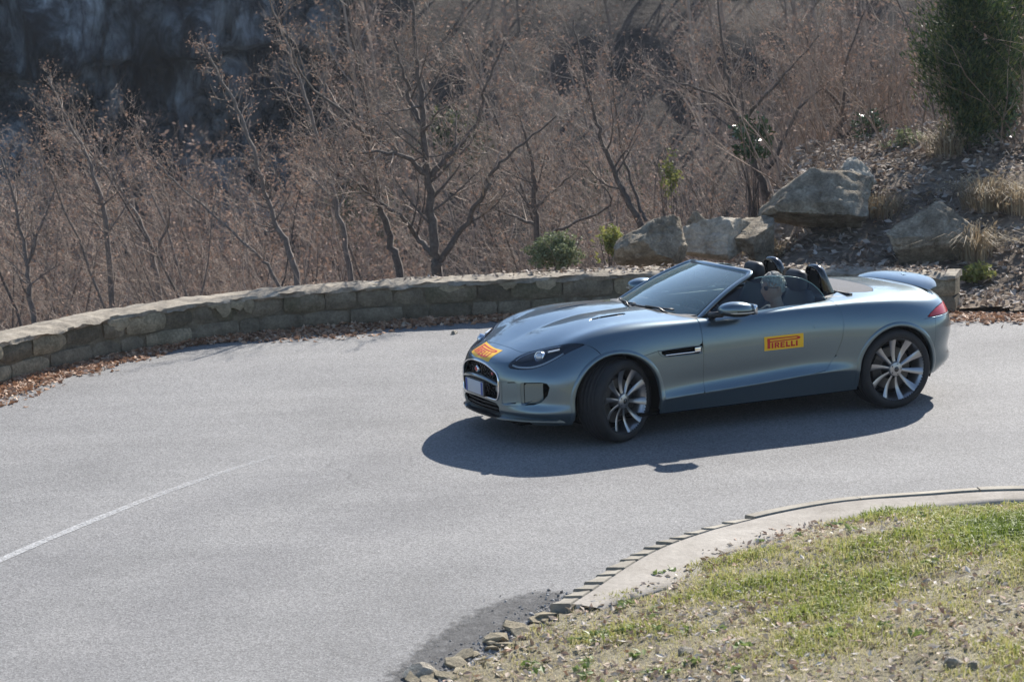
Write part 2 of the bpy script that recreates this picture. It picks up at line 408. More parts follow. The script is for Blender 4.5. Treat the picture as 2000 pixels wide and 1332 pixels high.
for i, (p, n) in enumerate(zip(LC, LN)):
    t = i / (len(LC) - 1); w = .048 * (1 - .30 * t) * (1 + .2 * (rng.random() - .5))
    V += [(*(p + n * w), .004), (*(p - n * w), .004)]; WEAR += [t, t]
F = [[2 * i, 2 * i + 1, 2 * i + 3, 2 * i + 2] for i in range(len(LC) - 1)]
_lo = link('lane_marking', mesh_np('lane_marking', V, F, False), lm); _lo.data.flip_normals() if _lo.data.polygons[0].normal.z < 0 else None
set_rnd(_lo.data, WEAR); tag(_lo, kind='structure')

# crumbling darker patch where the asphalt has broken up at the inner edge
_gm = ground_mat('broken_asphalt', [(.25, (.085, .083, .08)), (.5, (.15, .147, .143)), (.75, (.24, .235, .23))], 9, 60, .5, 1.5, 1.0, .95, .02)
_gp = catmull([(-1.0, 13.2), (-.78, 13.9), (-.66, 14.35), (-.50, 14.80), (-.32, 15.15), (-.12, 15.45), (.10, 15.66), (.24, 15.62), (.20, 15.35), (-.05, 14.85), (-.28, 14.35), (-.55, 13.8), (-.85, 13.1), (-.95, 12.9)], 16, closed=True)
PATCH_POLY = _gp
# ------------------------------------------------------------------ terrain
def verge_z(x, y):
    d = d_inn(x, y)
    z = .050 + .080 * sstep(.35, 1.1, d) + .145 * np.maximum(d - .75, 0) + .10 * np.maximum(d - 6, 0)
    z = z + .10 * fbm(np.asarray(x) * .9, np.asarray(y) * .9, 3) * sstep(.3, 1.5, d) + .035 * fbm(np.asarray(x) * 4, np.asarray(y) * 4, 9) * sstep(.1, .6, d)
    return z
def grid_mesh(name, xs, ys, zf, keep, m):
    X, Y = np.meshgrid(xs, ys, indexing='ij'); Z = zf(X, Y); K = keep(X, Y)
    I = np.arange(X.size).reshape(X.shape)
    Q = np.stack([I[:-1, :-1], I[1:, :-1], I[1:, 1:], I[:-1, 1:]], -1).reshape(-1, 4)
    kk = K.ravel()[Q].all(1)
    me = mesh_np(name, np.stack([X.ravel(), Y.ravel(), Z.ravel()], 1), Q[kk], True)
    bm = bmesh.new(); bm.from_mesh(me); bmesh.ops.delete(bm, geom=[v for v in bm.verts if not v.link_faces], context='VERTS'); bm.to_mesh(me); bm.free()
    return link(name, me, m)
_gmn = _gm.node_tree; _b = _gmn.nodes['Principled BSDF']
_at = node(_gmn, 'ShaderNodeAttribute'); _at.attribute_name = 'rnd'; _tc = node(_gmn, 'ShaderNodeTexCoord')
_nn = node(_gmn, 'ShaderNodeTexNoise', Scale=11.0, Detail=8, Roughness=.72); _gmn.links.new(_tc.outputs['Object'], _nn.inputs['Vector'])
_ad = node(_gmn, 'ShaderNodeMath'); _ad.operation = 'ADD'; _gmn.links.new(_nn.outputs[0], _ad.inputs[0]); _gmn.links.new(_at.outputs['Fac'], _ad.inputs[1])
_rr = ramp(_gmn, _ad.outputs[0], [(.62, (0, 0, 0)), (.86, (.85, .85, .85))]); _tr = node(_gmn, 'ShaderNodeBsdfTransparent'); _mx = node(_gmn, 'ShaderNodeMixShader')
_gmn.links.new(_rr.outputs[0], _mx.inputs[0]); _gmn.links.new(_tr.outputs[0], _mx.inputs[1]); _gmn.links.new(_b.outputs[0], _mx.inputs[2]); _gmn.links.new(_mx.outputs[0], _gmn.nodes['Material Output'].inputs[0])
_go = grid_mesh('gravel_patch', np.arange(-1.4, .55, .05), np.arange(12.8, 16.0, .05), lambda x, y: 0 * x + .004, lambda x, y: x < 9, _gm); tag(_go, kind='structure')
_vc = np.zeros(len(_go.data.vertices) * 3); _go.data.vertices.foreach_get('co', _vc); _vc = _vc.reshape(-1, 3)
set_rnd(_go.data, np.clip(.22 - poly_sd(_vc[:, :2], PATCH_POLY) / .45, -.6, .55))
_xs = np.concatenate([np.arange(-30, -3, 1.5), np.arange(-3, 8, .09), np.arange(8, 40, 1.5)])
_ys = np.concatenate([np.arange(-60, 6, 2.0), np.arange(6, 18.2, .09)])
verge = grid_mesh('verge_ground', _xs, _ys, verge_z, lambda x, y: d_inn(x, y) > .10, M_VERGE); tag(verge, kind='structure')

def slope_z(x, y):
    """everything beyond the outer edge of the road"""
    x = np.asarray(x, float); y = np.asarray(y, float); d = d_out(x, y)
    rt = sstep(.9, 3.3, x - .14 * (y - 27))
    left = -.02 - .60 * np.maximum(d - .9, 0)
    left = np.maximum(left, -6.0 - .025 * d)
    right = .02 + 1.10 * sstep(-.6, 6.0, d) - .36 * np.maximum(d - 7, 0)
    right = right + .25 * sstep(4, 7.5, x) * sstep(1.0, 6, d)
    near = left * (1 - rt) + right * rt
    near = near + (.35 * fbm(x * .7, y * .7, 5) + .10 * fbm(x * 3, y * 3, 6)) * sstep(.15, 1.2, d)
    q = x / np.maximum(y, 1.0)
    lf = sstep(-.055, -.10, q)
    far = -15.0 + (.46 + .10 * lf) * (y - 48 - 44 * lf + .30 * (x + 5)) + 4.0 * fbm(x * .06, y * .06, 11) + 1.6 * fbm(x * .25, y * .25, 12)
    far = np.minimum(far, 13 + 8 * fbm(x * .02, y * .02, 14))
    return np.maximum(near, far)
_xs = np.concatenate([np.arange(-90, -12, 2.0), np.arange(-12, 12, .22), np.arange(12, 90, 2.0)])
_ys = np.concatenate([np.arange(14, 24, .6), np.arange(24, 36, .2), np.arange(36, 90, .8), np.arange(90, 260, 6)])
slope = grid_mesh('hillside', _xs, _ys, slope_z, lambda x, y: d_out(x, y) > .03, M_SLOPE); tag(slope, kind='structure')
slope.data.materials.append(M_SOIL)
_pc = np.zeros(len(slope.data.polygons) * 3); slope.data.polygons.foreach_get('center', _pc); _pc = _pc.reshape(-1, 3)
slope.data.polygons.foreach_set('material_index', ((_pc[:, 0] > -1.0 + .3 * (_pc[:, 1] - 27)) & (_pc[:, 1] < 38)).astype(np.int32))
# ground far around, to the horizon
far_g = flat_poly('ground', [(-1400, -1400), (1400, -1400), (1400, 1400), (-1400, 1400)], -24.0, M_SLOPE); tag(far_g, kind='structure')

# cliff on the far side of the gorge: a stepped rock face with overhangs
def cliff():
    nx, nz = 260, 150
    us = np.linspace(0, 1, nx); vs = np.linspace(0, 1, nz); U, Vv = np.meshgrid(us, vs, indexing='ij')
    X = -46 + 46 * U; Z = -22 + 38 * Vv
    Y = 74 + 10 * U ** 2 + 3.5 * Vv + 5 * (U - .3) ** 2
    b = 6.5 * fbm(X * .10, Z * .07, 31, 3) + 3.6 * np.abs(fbm(X * .22, Z * .13, 32, 3)) * 2 - 2.2 * np.abs(fbm(X * .5, Z * .25, 33, 3)) * 2 + .9 * fbm(X * 1.3, Z * .7, 34, 4)
    ledge = 1.6 * (np.floor(Z / 3.6 + 1.5 * fbm(X * .12, Z * .02, 36)) % 2)
    Y = Y - b + ledge * .7
    I = np.arange(nx * nz).reshape(nx, nz); Q = np.stack([I[:-1, :-1], I[1:, :-1], I[1:, 1:], I[:-1, 1:]], -1).reshape(-1, 4)
    V = np.stack([X, Y, Z], -1).reshape(-1, 3)
    # back and top close the block
    Vb = V.copy(); Vb[:, 1] = 120
    n = len(V); top = I[:, -1]; F = [list(q) for q in Q]
    k = n; Vt = np.stack([X[:, -1], np.full(nx, 125.), Z[:, -1] + 1], -1)
    F += [[int(top[i]), int(top[i + 1]), k + i + 1, k + i] for i in range(nx - 1)]
    k2 = k + nx; sideR = I[-1, :]; Vs = np.stack([X[-1, :] + 1.5, np.full(nz, 125.), Z[-1, :]], -1)
    F += [[int(sideR[j]), k2 + j, k2 + j + 1, int(sideR[j + 1])] for j in range(nz - 1)]
    me = mesh_np('cliff', np.concatenate([V, Vt, Vs]), F, True)
    bm = bmesh.new(); bm.from_mesh(me); bmesh.ops.recalc_face_normals(bm, faces=bm.faces); bm.to_mesh(me); bm.free()
    o = link('cliff', me, M_CLIFF); tag(o, kind='structure'); return o
cliff()

# ------------------------------------------------------------------ leaf / blade scatter helpers
def quads_mesh(C, T, S, W, bend=None):
    """folded leaf quads: C centres, T unit long axis, S unit side axis, W (n,2) half sizes"""
    N = np.cross(T, S)
    a = C - T * W[:, :1]; b = C + T * W[:, :1]
    l = C + S * W[:, 1:] + N * W[:, 1:] * .35; r = C - S * W[:, 1:] + N * W[:, 1:] * .35
    V = np.stack([a, l, b, r], 1).reshape(-1, 3)
    k = np.arange(len(C))[:, None] * 4
    return V, np.concatenate([k + [0, 1, 2], k + [0, 2, 3]]).reshape(-1, 3)
def rand_dirs(n, flat=0.5):
    T = rng.normal(size=(n, 3)); T[:, 2] *= flat; T /= np.linalg.norm(T, axis=1)[:, None]
    S = rng.normal(size=(n, 3)); S[:, 2] *= flat; S -= T * (S * T).sum(1)[:, None]; S /= np.linalg.norm(S, axis=1)[:, None]
    return T, S
def leaf_cloud(name, C, size, m, parent=None, flat=.5, aspect=.45, rnd=None):
    n = len(C); T, S = rand_dirs(n, flat); w = size * (0.6 + .8 * rng.random(n))
    V, F = quads_mesh(C, T, S, np.stack([w, w * aspect], 1))
    me = mesh_np(name, V, F, False); r = rng.random(n) if rnd is None else rnd
    set_rnd(me, np.repeat(r, 4))
    return link(name, me, m, parent)
M_DEAD = mat_vary('dead_leaves', [(.20, .105, .060), (.36, .20, .115), (.50, .31, .20), (.29, .15, .085), (.62, .48, .36), (.40, .235, .145)], .7, .15)
M_LITTER = mat_vary('grey_brown_litter', [(.10, .075, .055), (.24, .18, .14), (.38, .31, .25), (.26, .17, .11), (.56, .50, .44), (.16, .12, .09)], .75, .1)
M_GRASS = mat_vary('verge_grass', [(.17, .22, .045), (.27, .31, .07), (.38, .37, .12), (.50, .44, .23), (.62, .54, .36)], .6, .35)
M_STRAW = mat_vary('straw', [(.22, .165, .10), (.32, .25, .16), (.44, .37, .26), (.18, .13, .08)], .7, .3)
M_SOILBIT = mat_vary('soil_crumbs', [(.12, .09, .065), (.25, .20, .15), (.38, .33, .27), (.50, .46, .40)], .9)

# dead leaves lying along the foot of the wall
def along(C, s, W=None):
    d = np.concatenate([[0], np.cumsum(np.linalg.norm(np.diff(C, axis=0), axis=1))]); s = np.clip(s, 0, d[-1] - 1e-6)
    W = C if W is None else W
    return np.stack([np.interp(s, d, W[:, k]) for k in range(W.shape[1])], -1), d[-1]
_, LO = along(OUT, np.array([0.0]))
s_at = lambda x: np.interp(x, OUT[:, 0], np.concatenate([[0], np.cumsum(np.linalg.norm(np.diff(OUT, axis=0), axis=1))]))
n = 12000
s = rng.uniform(s_at(-5.9), s_at(4.6), n); p, _ = along(OUT, s); nn, _ = along(OUT, s, _outN)
wid = .10 + .16 * np.clip(vnoise(s * .8, s * 0 + 3, 4), 0, 1) + .10 * sstep(-3.7, -4.6, p[:, 0]) + .10 * sstep(-3.0, -2.5, p[:, 0]) * sstep(-1.2, -1.9, p[:, 0])
wid *= 1.35
wid *= 1 - .6 * sstep(-3.75, -3.4, p[:, 0]) * sstep(-2.9, -3.2, p[:, 0])
off = np.abs(rng.normal(0, .55, n)) * wid
C = np.stack([p[:, 0] - nn[:, 0] * off, p[:, 1] - nn[:, 1] * off, .008 + rng.random(n) * .05 * np.exp(-off / .14)], 1)
o = leaf_cloud('fallen_leaves', C, .034, M_DEAD, flat=.35, aspect=.55); tag(o, 'reddish brown dead leaves drifted along the foot of the stone wall', 'leaves', kind='stuff')
# leaves blown on the road beyond the car
n = 2600; s = rng.uniform(s_at(4.4), s_at(9), n); p, _ = along(OUT, s); nn, _ = along(OUT, s, _outN); off = np.abs(rng.normal(0, .22, n))
C = np.stack([p[:, 0] - nn[:, 0] * (off - .05), p[:, 1] - nn[:, 1] * (off - .05), .008 + rng.random(n) * .03], 1)
o = leaf_cloud('roadside_leaves', C, .034, M_DEAD, flat=.3, aspect=.55); tag(o, 'brown dead leaves along the road edge below the bouldered bank', 'leaves', kind='stuff')
# litter on the bank
n = 26000
x = rng.uniform(.6, 9.5, n); y = rng.uniform(25.2, 36, n); k = d_out(x, y) > .1; x, y = x[k], y[k]
k = rng.random(len(x)) < (.35 + .9 * vnoise(x * 1.3, y * 1.3, 77)); x, y = x[k], y[k]
C = np.stack([x, y, slope_z(x, y) + .012 + rng.random(len(x)) * .03], 1)
o = leaf_cloud('leaf_litter', C, .045, M_LITTER, flat=.4, aspect=.5); tag(o, 'grey brown leaf litter covering the bouldered bank', 'litter', kind='stuff')
# ------------------------------------------------------------------ stone parapet wall
WALL = empty('stone_wall', (0, 0, 0)); tag(WALL, 'low curved parapet wall of two courses of rough stone blocks', 'wall')
WS0, WS1 = s_at(-6.5), s_at(4.62)
WTH = .44
M_STONE3 = ground_mat('wall_stone_dark', [(.22, (0.055, 0.047, 0.0336)), (.45, (0.105, 0.09, 0.064)), (.62, (0.154, 0.13, 0.092)), (.8, (0.231, 0.2, 0.14))], 5.0, 34, .7, 1.3, .6, .9, .02)
M_STONE4 = ground_mat('wall_stone_pale', [(.22, (0.121, 0.105, 0.0704)), (.45, (0.209, 0.178, 0.122)), (.62, (0.297, 0.25, 0.172)), (.8, (0.418, 0.36, 0.252))], 4.5, 36, .7, 1.3, .6, .9, .02)
def wall_pt(s, t, z):
    """s along the wall, t 0 front .. 1 back"""
    p, _ = along(OUT, np.array([s])); nn, _ = along(OUT, np.array([s]), _outN); q = p[0] + nn[0] * (t * WTH - .0)
    return np.array((q[0], q[1], z))
wr = random.Random(5)
def stone_block(name, s0, s1, z0, z1, m):
    bm = bmesh.new(); nx, nz = 3, 3
    V = {}
    proud = wr.uniform(-.012, .026); tilt = wr.uniform(-.012, .012); bulge = wr.uniform(.008, .02)
    je = [wr.uniform(-.008, .008) for _ in range(4)]
    for i in range(nx + 1):
        for j in range(nz + 1):
            u, v = i / nx, j / nz
            ss = s0 + (s1 - s0) * u + (je[0] * (1 - v) + je[1] * v) * (1 - u) + (je[2] * (1 - v) + je[3] * v) * u
            zz = z0 + (z1 - z0) * v
            edge = (i in (0, nx)) + (j in (0, nz))
            out = proud + tilt * (u - .5) * 2 + bulge * (1 - edge) * (1 if edge < 1 else 0) - (.014 if edge == 1 else .030 if edge == 2 else 0) + wr.uniform(-.007, .007)
            if edge == 2: zz += (.012 if j == 0 else -.012); ss += (.012 if i == 0 else -.012)
            p = wall_pt(ss, -out / WTH, zz); V[i, j] = bm.verts.new(p)
    B = {}
    for i in (0, nx):
        for j in (0, nz):
            ss = s0 + (s1 - s0) * i / nx; B[i, j] = bm.verts.new(wall_pt(ss, .62, z0 + (z1 - z0) * j / nz))
    for i in range(nx):
        for j in range(nz): bm.faces.new([V[i, j], V[i + 1, j], V[i + 1, j + 1], V[i, j + 1]])
    bm.faces.new([V[i, 0] for i in range(nx, -1, -1)] + [B[0, 0], B[nx, 0]])
    bm.faces.new([V[i, nz] for i in range(nx + 1)] + [B[nx, nz], B[0, nz]])
    bm.faces.new([V[0, j] for j in range(nz + 1)] + [B[0, nz], B[0, 0]])
    bm.faces.new([V[nx, j] for j in range(nz, -1, -1)] + [B[nx, 0], B[nx, nz]])
    bm.faces.new([B[0, 0], B[0, nz], B[nx, nz], B[nx, 0]])
    bmesh.ops.recalc_face_normals(bm, faces=bm.faces)
    me = bpy.data.meshes.new(name); bm.to_mesh(me); bm.free()
    me.polygons.foreach_set('use_smooth', np.ones(len(me.polygons), bool)); me.set_sharp_from_angle(angle=RAD(38))
    return link(name, me, m, WALL)
for (z0, z1, seed) in ((.0, .185, 1), (.197, .385, 2)):
    wr.seed(40 + seed); s = WS0
    while s < WS1 - .1:
        w = min(wr.choice([.24, .30, .34, .40, .46, .52]) * wr.uniform(.9, 1.1), WS1 - s)
        if WS1 - s - w < .16: w = WS1 - s
        stone_block('stone', s + .006, s + w - .006, z0, z1 + wr.uniform(-.006, .006), wr.choice([M_STONE, M_STONE, M_STONE2, M_STONE3, M_STONE4]))
        s += w
# mortar core and lumpy pale coping that has run down over the stones
def strip(name, prof, m, ds=.05, noise=.0, seed=1, zn=.0):
    S = np.arange(WS0, WS1 + 1e-6, ds); V = []; k = len(prof)
    for i, s_ in enumerate(S):
        for j, (t, z) in enumerate(prof):
            dn = noise * mnoise.fractal(Vector((s_ * 4.0 + 7 * seed, j * 1.7, seed)), 1.0, 2.0, 3) * 1.2
            dz = zn * mnoise.fractal(Vector((s_ * 5.0 + 3 * seed, j * 2.3 + 5, seed + 3)), 1.0, 2.0, 3) * 1.2
            V.append(wall_pt(s_, t - dn / WTH, z + dz))
    F = []
    for i in range(len(S) - 1):
        F += [[i * k + j, (i + 1) * k + j, (i + 1) * k + (j + 1) % k, i * k + (j + 1) % k] for j in range(k)]
    F += [list(range(k)), [(len(S) - 1) * k + j for j in range(k)][::-1]]
    mb = MB(); mb.add(V, F); return mb.build(name, m, WALL, sharp=45)
M_JOINT = ground_mat('joint_mortar', [(.25, (0.077, 0.065, 0.044)), (.5, (0.143, 0.12, 0.084)), (.75, (0.242, 0.21, 0.148))], 6, 40, .8, 1.2, .4)
strip('mortar_core', [(.055, -.02), (.055, .375), (1.0, .375), (1.0, -.02)], M_JOINT, .12, .006, 4)
strip('coping', [(-.03, .372), (-.045, .395), (-.02, .418), (.20, .428), (.55, .432), (.85, .424), (1.03, .405), (1.04, .36), (.5, .36)], M_MORT, .035, .045, 2, .020)
M_PATCH = ground_mat('weathered_mortar', [(.25, (0.143, 0.12, 0.08)), (.5, (0.264, 0.225, 0.156)), (.75, (0.396, 0.34, 0.24))], 7, 40, .7, 1.25, .5, .9, .015)
# patches of mortar run down the face
wr.seed(91)
for k in range(16):
    s_ = wr.uniform(s_at(-5.3), s_at(-2.3)) if k < 13 else wr.uniform(s_at(-1.3), s_at(1.5)); w = wr.uniform(.05, .14); h = wr.uniform(.04, .14)
    V = []; F = []; m_ = 14
    c = wall_pt(s_, -.045 / WTH, .385 - h * .35)
    ring = []
    for i in range(m_):
        a = 2 * math.pi * i / m_; r_ = wr.uniform(.7, 1.15)
        V.append(wall_pt(s_ + w * math.cos(a) * r_, -.022 / WTH, min(.392, .385 - h * .3 + h * .7 * math.sin(a) * r_)))
    V.append(wall_pt(s_, -.046 / WTH, .38 - h * .25))
    F = [[i, (i + 1) % m_, m_] for i in range(m_)]
    mb = MB(); mb.add(V, F); mb.build('mortar_patch', M_PATCH, WALL)
# leaves and crumbs lying on the coping
n = 800; s = rng.uniform(s_at(-1.6), s_at(4.5), n); t = rng.uniform(.1, .95, n); p, _ = along(OUT, s); nn, _ = along(OUT, s, _outN)
C = np.stack([p[:, 0] + nn[:, 0] * t * WTH, p[:, 1] + nn[:, 1] * t * WTH, .432 + rng.random(n) * .022], 1)
k = rng.random(n) < .25 + .75 * sstep(-.6, 1.0, C[:, 0])
o = leaf_cloud('leaves_on_wall', C[k], .032, M_LITTER, flat=.3, aspect=.5); tag(o, 'dry leaves lying on top of the stone wall', 'leaves', kind='stuff')

# ------------------------------------------------------------------ kerb on the inside of the bend
KERB = empty('kerb', (0, 0, 0)); tag(KERB, 'curved concrete kerb with a toothed outer edge beside the grass', 'kerb')
_innN = -_nrm(INN)           # check the side: must point to the verge
_t = INN[60] + _innN[60] * .3
if float(d_inn(np.array([_t[0]]), np.array([_t[1]]))[0]) < 0: _innN = -_innN
LI = np.concatenate([[0], np.cumsum(np.linalg.norm(np.diff(INN, axis=0), axis=1))])
si_at = lambda y: float(np.interp(y, INN[:81, 1], LI[:81]))
def kp(s, t, z):
    p, _ = along(INN, np.array([s])); nn, _ = along(INN, np.array([s]), _innN); q = p[0] + nn[0] * t; return (q[0], q[1], z)
S_A = si_at(15.15)            # kerb starts here (broken end)
S_MID = float(np.interp(17.15, INN[:90, 1], LI[:90])); S_B = LI[-1] - 12
wr.seed(12)
def kerb_block(s0, s1, t0, t1, h0, h1, z=0.0, skew=0.0):
    n = max(2, int((s1 - s0) / .12) + 1); V = []; F = []
    for i in range(n):
        s_ = s0 + (s1 - s0) * i / (n - 1); f = i / (n - 1)
        o = skew * f
        V += [kp(s_, t0 + o, -.02), kp(s_, t0 + o + .004, h0 - .008), kp(s_, t0 + o + .012, h0), kp(s_, t1 - .008, h1), kp(s_, t1, h1 - .01), kp(s_, t1, -.02)]
    for i in range(n - 1): F += [[6 * i + k, 6 * i + (k + 1) % 6, 6 * i + 6 + (k + 1) % 6, 6 * i + 6 + k] for k in range(6)]
    F += [list(range(6))[::-1], [6 * (n - 1) + k for k in range(6)]]
    mb = MB(); mb.add(V, F); return mb.build('kerb_stone', M_CONC, KERB, sharp=40)
s = S_A
while s < S_MID:              # toothed part: short blocks set askew
    w = wr.uniform(.15, .235); kerb_block(s + .004, s + w - wr.uniform(.035, .07), .0, .145, .072 + wr.uniform(-.006, .006), .086, skew=.055); s += w
while s < S_B:
    w = wr.uniform(.85, 1.05); kerb_block(s + .006, s + w - .004, .0, .12, .082 + wr.uniform(-.004, .004), .088); s += w
kb = kerb_block(S_A, S_MID, .008, .150, .060, .070); kb.name = 'kerb_bed'
# concrete band behind it
def band_strip(name, s0, s1, t0, tw, z, m, parent, ds=.09):
    S = np.arange(s0, s1, ds); V = []; F = []
    for i, s_ in enumerate(S):
        t1 = t0 + tw(s_) + .10 * float(fbm(np.array([s_ * 2.2]), np.array([3.3]), 8)[0])
        for f in (0, .33, .66, 1.0):
            V.append(kp(s_, t0 + (t1 - t0) * f, z + .012 * float(fbm(np.array([s_ * 1.7]), np.array([f * 2.0]), 5)[0]) - .012 * f))
        V.append(kp(s_, t1 + .02, z - .09))
    for i in range(len(S) - 1): F += [[5 * i + k, 5 * i + 5 + k, 5 * i + 5 + k + 1, 5 * i + k + 1] for k in range(4)]
    mb = MB(); mb.add(V, F); return mb.build(name, m, parent)
M_CONC2 = ground_mat('pale_worn_concrete', [(.25, (0.229, 0.203, 0.171)), (.5, (0.333, 0.302, 0.261)), (.75, (0.437, 0.401, 0.351))], 2.5, 30, .85, 1.12, .4, .9, .012)
def band_w(s_):
    return .16 + .34 * float(sstep(S_A - .1, S_A + .9, s_)) * (1 - .72 * float(sstep(S_MID - .3, S_MID + 2.2, s_)))
band_strip('concrete_band', S_A + .02, S_B, .150, band_w, .082, M_CONC2, KERB)
# broken edge of rubble where the kerb gives out
M_RUB = ground_mat('rubble', [(.25, (0.176, 0.15, 0.104)), (.5, (0.286, 0.245, 0.172)), (.75, (0.418, 0.36, 0.26))], 6, 40, .8, 1.2, .5)
def rock_mesh(name, seed, size, sub=2, planes=9, rough=.06, flat=1.0):
    r = np.random.default_rng(seed); bm = bmesh.new(); bmesh.ops.create_icosphere(bm, subdivisions=sub, radius=1.0)
    V = np.array([v.co for v in bm.verts])
    for _ in range(planes):
        n_ = r.normal(size=3); n_ /= np.linalg.norm(n_); d_ = r.uniform(.46, .80)
        k = V @ n_ - d_; V = V - np.where(k > 0, k, 0)[:, None] * n_ * .985
    n1 = np.array([mnoise.noise(Vector(v * 2.3 + seed)) for v in V]); n2 = np.array([mnoise.noise(Vector(v * 6.0 + seed * 2)) for v in V])
    cr_ = np.array([abs(mnoise.noise(Vector(v * 3.1 + seed * 3))) for v in V]); V = V * (1 - .9 * rough * np.exp(-cr_ / .07)[:, None])
    V = V * (1 + rough * n1[:, None] + rough * .5 * n2[:, None] + rough * .35 * np.array([mnoise.noise(Vector(v * 15.0 + seed)) for v in V])[:, None])
    V = V * np.array(size)
    for v, c in zip(bm.verts, V): v.co = c
    me = bpy.data.meshes.new(name); bm.to_mesh(me); bm.free()
    me.polygons.foreach_set('use_smooth', np.ones(len(me.polygons), bool)); me.set_sharp_from_angle(angle=RAD(24))
    return me
rub_m = [rock_mesh('rubble_stone', 100 + k, (.10, .075, .05), 1, 6, .10) for k in range(5)]
for me in rub_m: me.materials.append(M_RUB)
for k in range(64):
    s_ = si_at(12.6) + (S_A + .15 - si_at(12.6)) * k / 64 + wr.uniform(-.05, .05)
    o = bpy.data.objects.new('rubble_stone', rub_m[k % 5]); COL.objects.link(o)
    o.location = kp(s_, wr.uniform(-.10, .22), .018); sc = wr.choice([.35, .5, .6, .8, 1.2]) * wr.uniform(.8, 1.2); o.scale = (sc, sc * wr.uniform(.8, 1.5), sc * .6); o.rotation_euler = (wr.uniform(-.3, .3), wr.uniform(-.3, .3), wr.uniform(0, 6.3))
    o.parent = KERB
M_GRIT = mat_vary('grit', [(.12, .118, .115), (.22, .215, .21), (.34, .33, .32), (.46, .45, .43)], .9)
# pebbles and grit that spread on the asphalt near the broken kerb
n = 3400; s = rng.uniform(si_at(12.2), si_at(15.6), n); p, _ = along(INN, s); nn, _ = along(INN, s, _innN); off = rng.exponential(.07, n) - .06
C = np.stack([p[:, 0] - nn[:, 0] * off, p[:, 1] - nn[:, 1] * off, np.full(n, .006)], 1)
T, S = rand_dirs(n, 1); w = .004 + .013 * rng.random(n) ** 2.5
N_ = np.cross(T, S); V = np.stack([C + T * w[:, None], C + S * w[:, None], C + N_ * w[:, None], C - T * w[:, None] * .8, C - S * w[:, None] * .9, C - N_ * w[:, None] * .7], 1).reshape(-1, 3)
kk = np.arange(n)[:, None, None] * 6
F = (kk + np.array([(0, 1, 2), (1, 3, 2), (3, 4, 2), (4, 0, 2), (1, 0, 5), (3, 1, 5), (4, 3, 5), (0, 4, 5)])[None]).reshape(-1, 3)
me = mesh_np('loose_grit', V, F, False); set_rnd(me, np.repeat(rng.random(n), 6)); o = link('loose_grit', me, M_GRIT); tag(o, 'loose grit spread along the broken inner edge of the asphalt', 'grit', kind='stuff')

# ------------------------------------------------------------------ grass and litter on the verge
def in_view_verge(n, dens):
    x = rng.uniform(-1.6, 8.0, n); y = rng.uniform(7.5, 18, n)
    d = d_inn(x, y); lim = .12 + .38 * sstep(15.0, 15.8, y) * 1.0
    k = (d > lim * (.55 + .7 * vnoise(x * 3, y * 3, 21))) & (x < .235 * y + 3.2) & (x > -.12 * y)
    return x[k], y[k]
def blades(x, y, h, w, lean, seed):
    n = len(x); z = verge_z(x, y); r = np.random.default_rng(seed)
    a = r.uniform(0, 2 * math.pi, n); L = lean * r.random(n); hh = h * (.45 + .9 * r.random(n)); ww = w * (.6 + .8 * r.random(n))
    dx, dy = np.cos(a), np.sin(a); b = r.uniform(0, 2 * math.pi, n); bx, by = np.cos(b), np.sin(b)
    B = np.stack([x, y, z - .005], 1); W = np.stack([bx * ww, by * ww, 0 * ww], 1)
    Mid = B + np.stack([dx * L * hh * .35, dy * L * hh * .35, hh * .6], 1); Tip = B + np.stack([dx * L * hh, dy * L * hh, hh * (1 - .35 * L)], 1)
    V = np.stack([B - W, B + W, Mid - W * .7, Mid + W * .7, Tip], 1).reshape(-1, 3)
    k = np.arange(n)[:, None] * 5
    F = np.concatenate([k + [0, 1, 3], k + [0, 3, 2], k + [2, 3, 4]]).reshape(-1, 3)
    return V, F
x, y = in_view_verge(360000, 1)
green = vnoise(x * 1.1, y * 1.1, 55) * .6 + vnoise(x * 3.2, y * 3.2, 56) * .4
# greener where the photograph shows lush tufts
for (cx, cy, rr, gg) in [(3.45, 16.0, .75, .75), (2.55, 17.0, .45, .5), (1.6, 15.8, .45, .30), (3.6, 15.3, .8, .45), (3.1, 14.2, .7, .25), (2.2, 15.3, .4, .2), (.7, 14.3, .35, .2), (1.3, 14.9, .35, .2)]:
    green += gg * np.exp(-((x - cx) ** 2 + (y - cy) ** 2) / rr ** 2)
d = d_inn(x, y)
k = rng.random(len(x)) < np.clip((green - .24) * 2.6, .70, 1.0)
x, y, green = x[k], y[k], green[k]
V, F = blades(x, y, .044, .0034, 1.5, 1)
hs = np.clip((green - .42) * 2.0, .0, 1.5) * (.6 + .8 * vnoise(x * 6, y * 6, 88))
V = V.reshape(-1, 5, 3); base = V[:, :1] * 0 + (V[:, :1] + V[:, 1:2]) / 2; V = base + (V - base) * (0.65 + hs)[:, None, None]; V = V.reshape(-1, 3)
me = mesh_np('grass', V, F, False); rr = np.clip(1.22 - green * 1.05 + rng.normal(0, .17, len(x)), 0, 1); set_rnd(me, np.repeat(rr, 5))
o = link('grass', me, M_GRASS); tag(o, 'patchy short green and straw coloured grass on the verge', 'grass', kind='stuff')
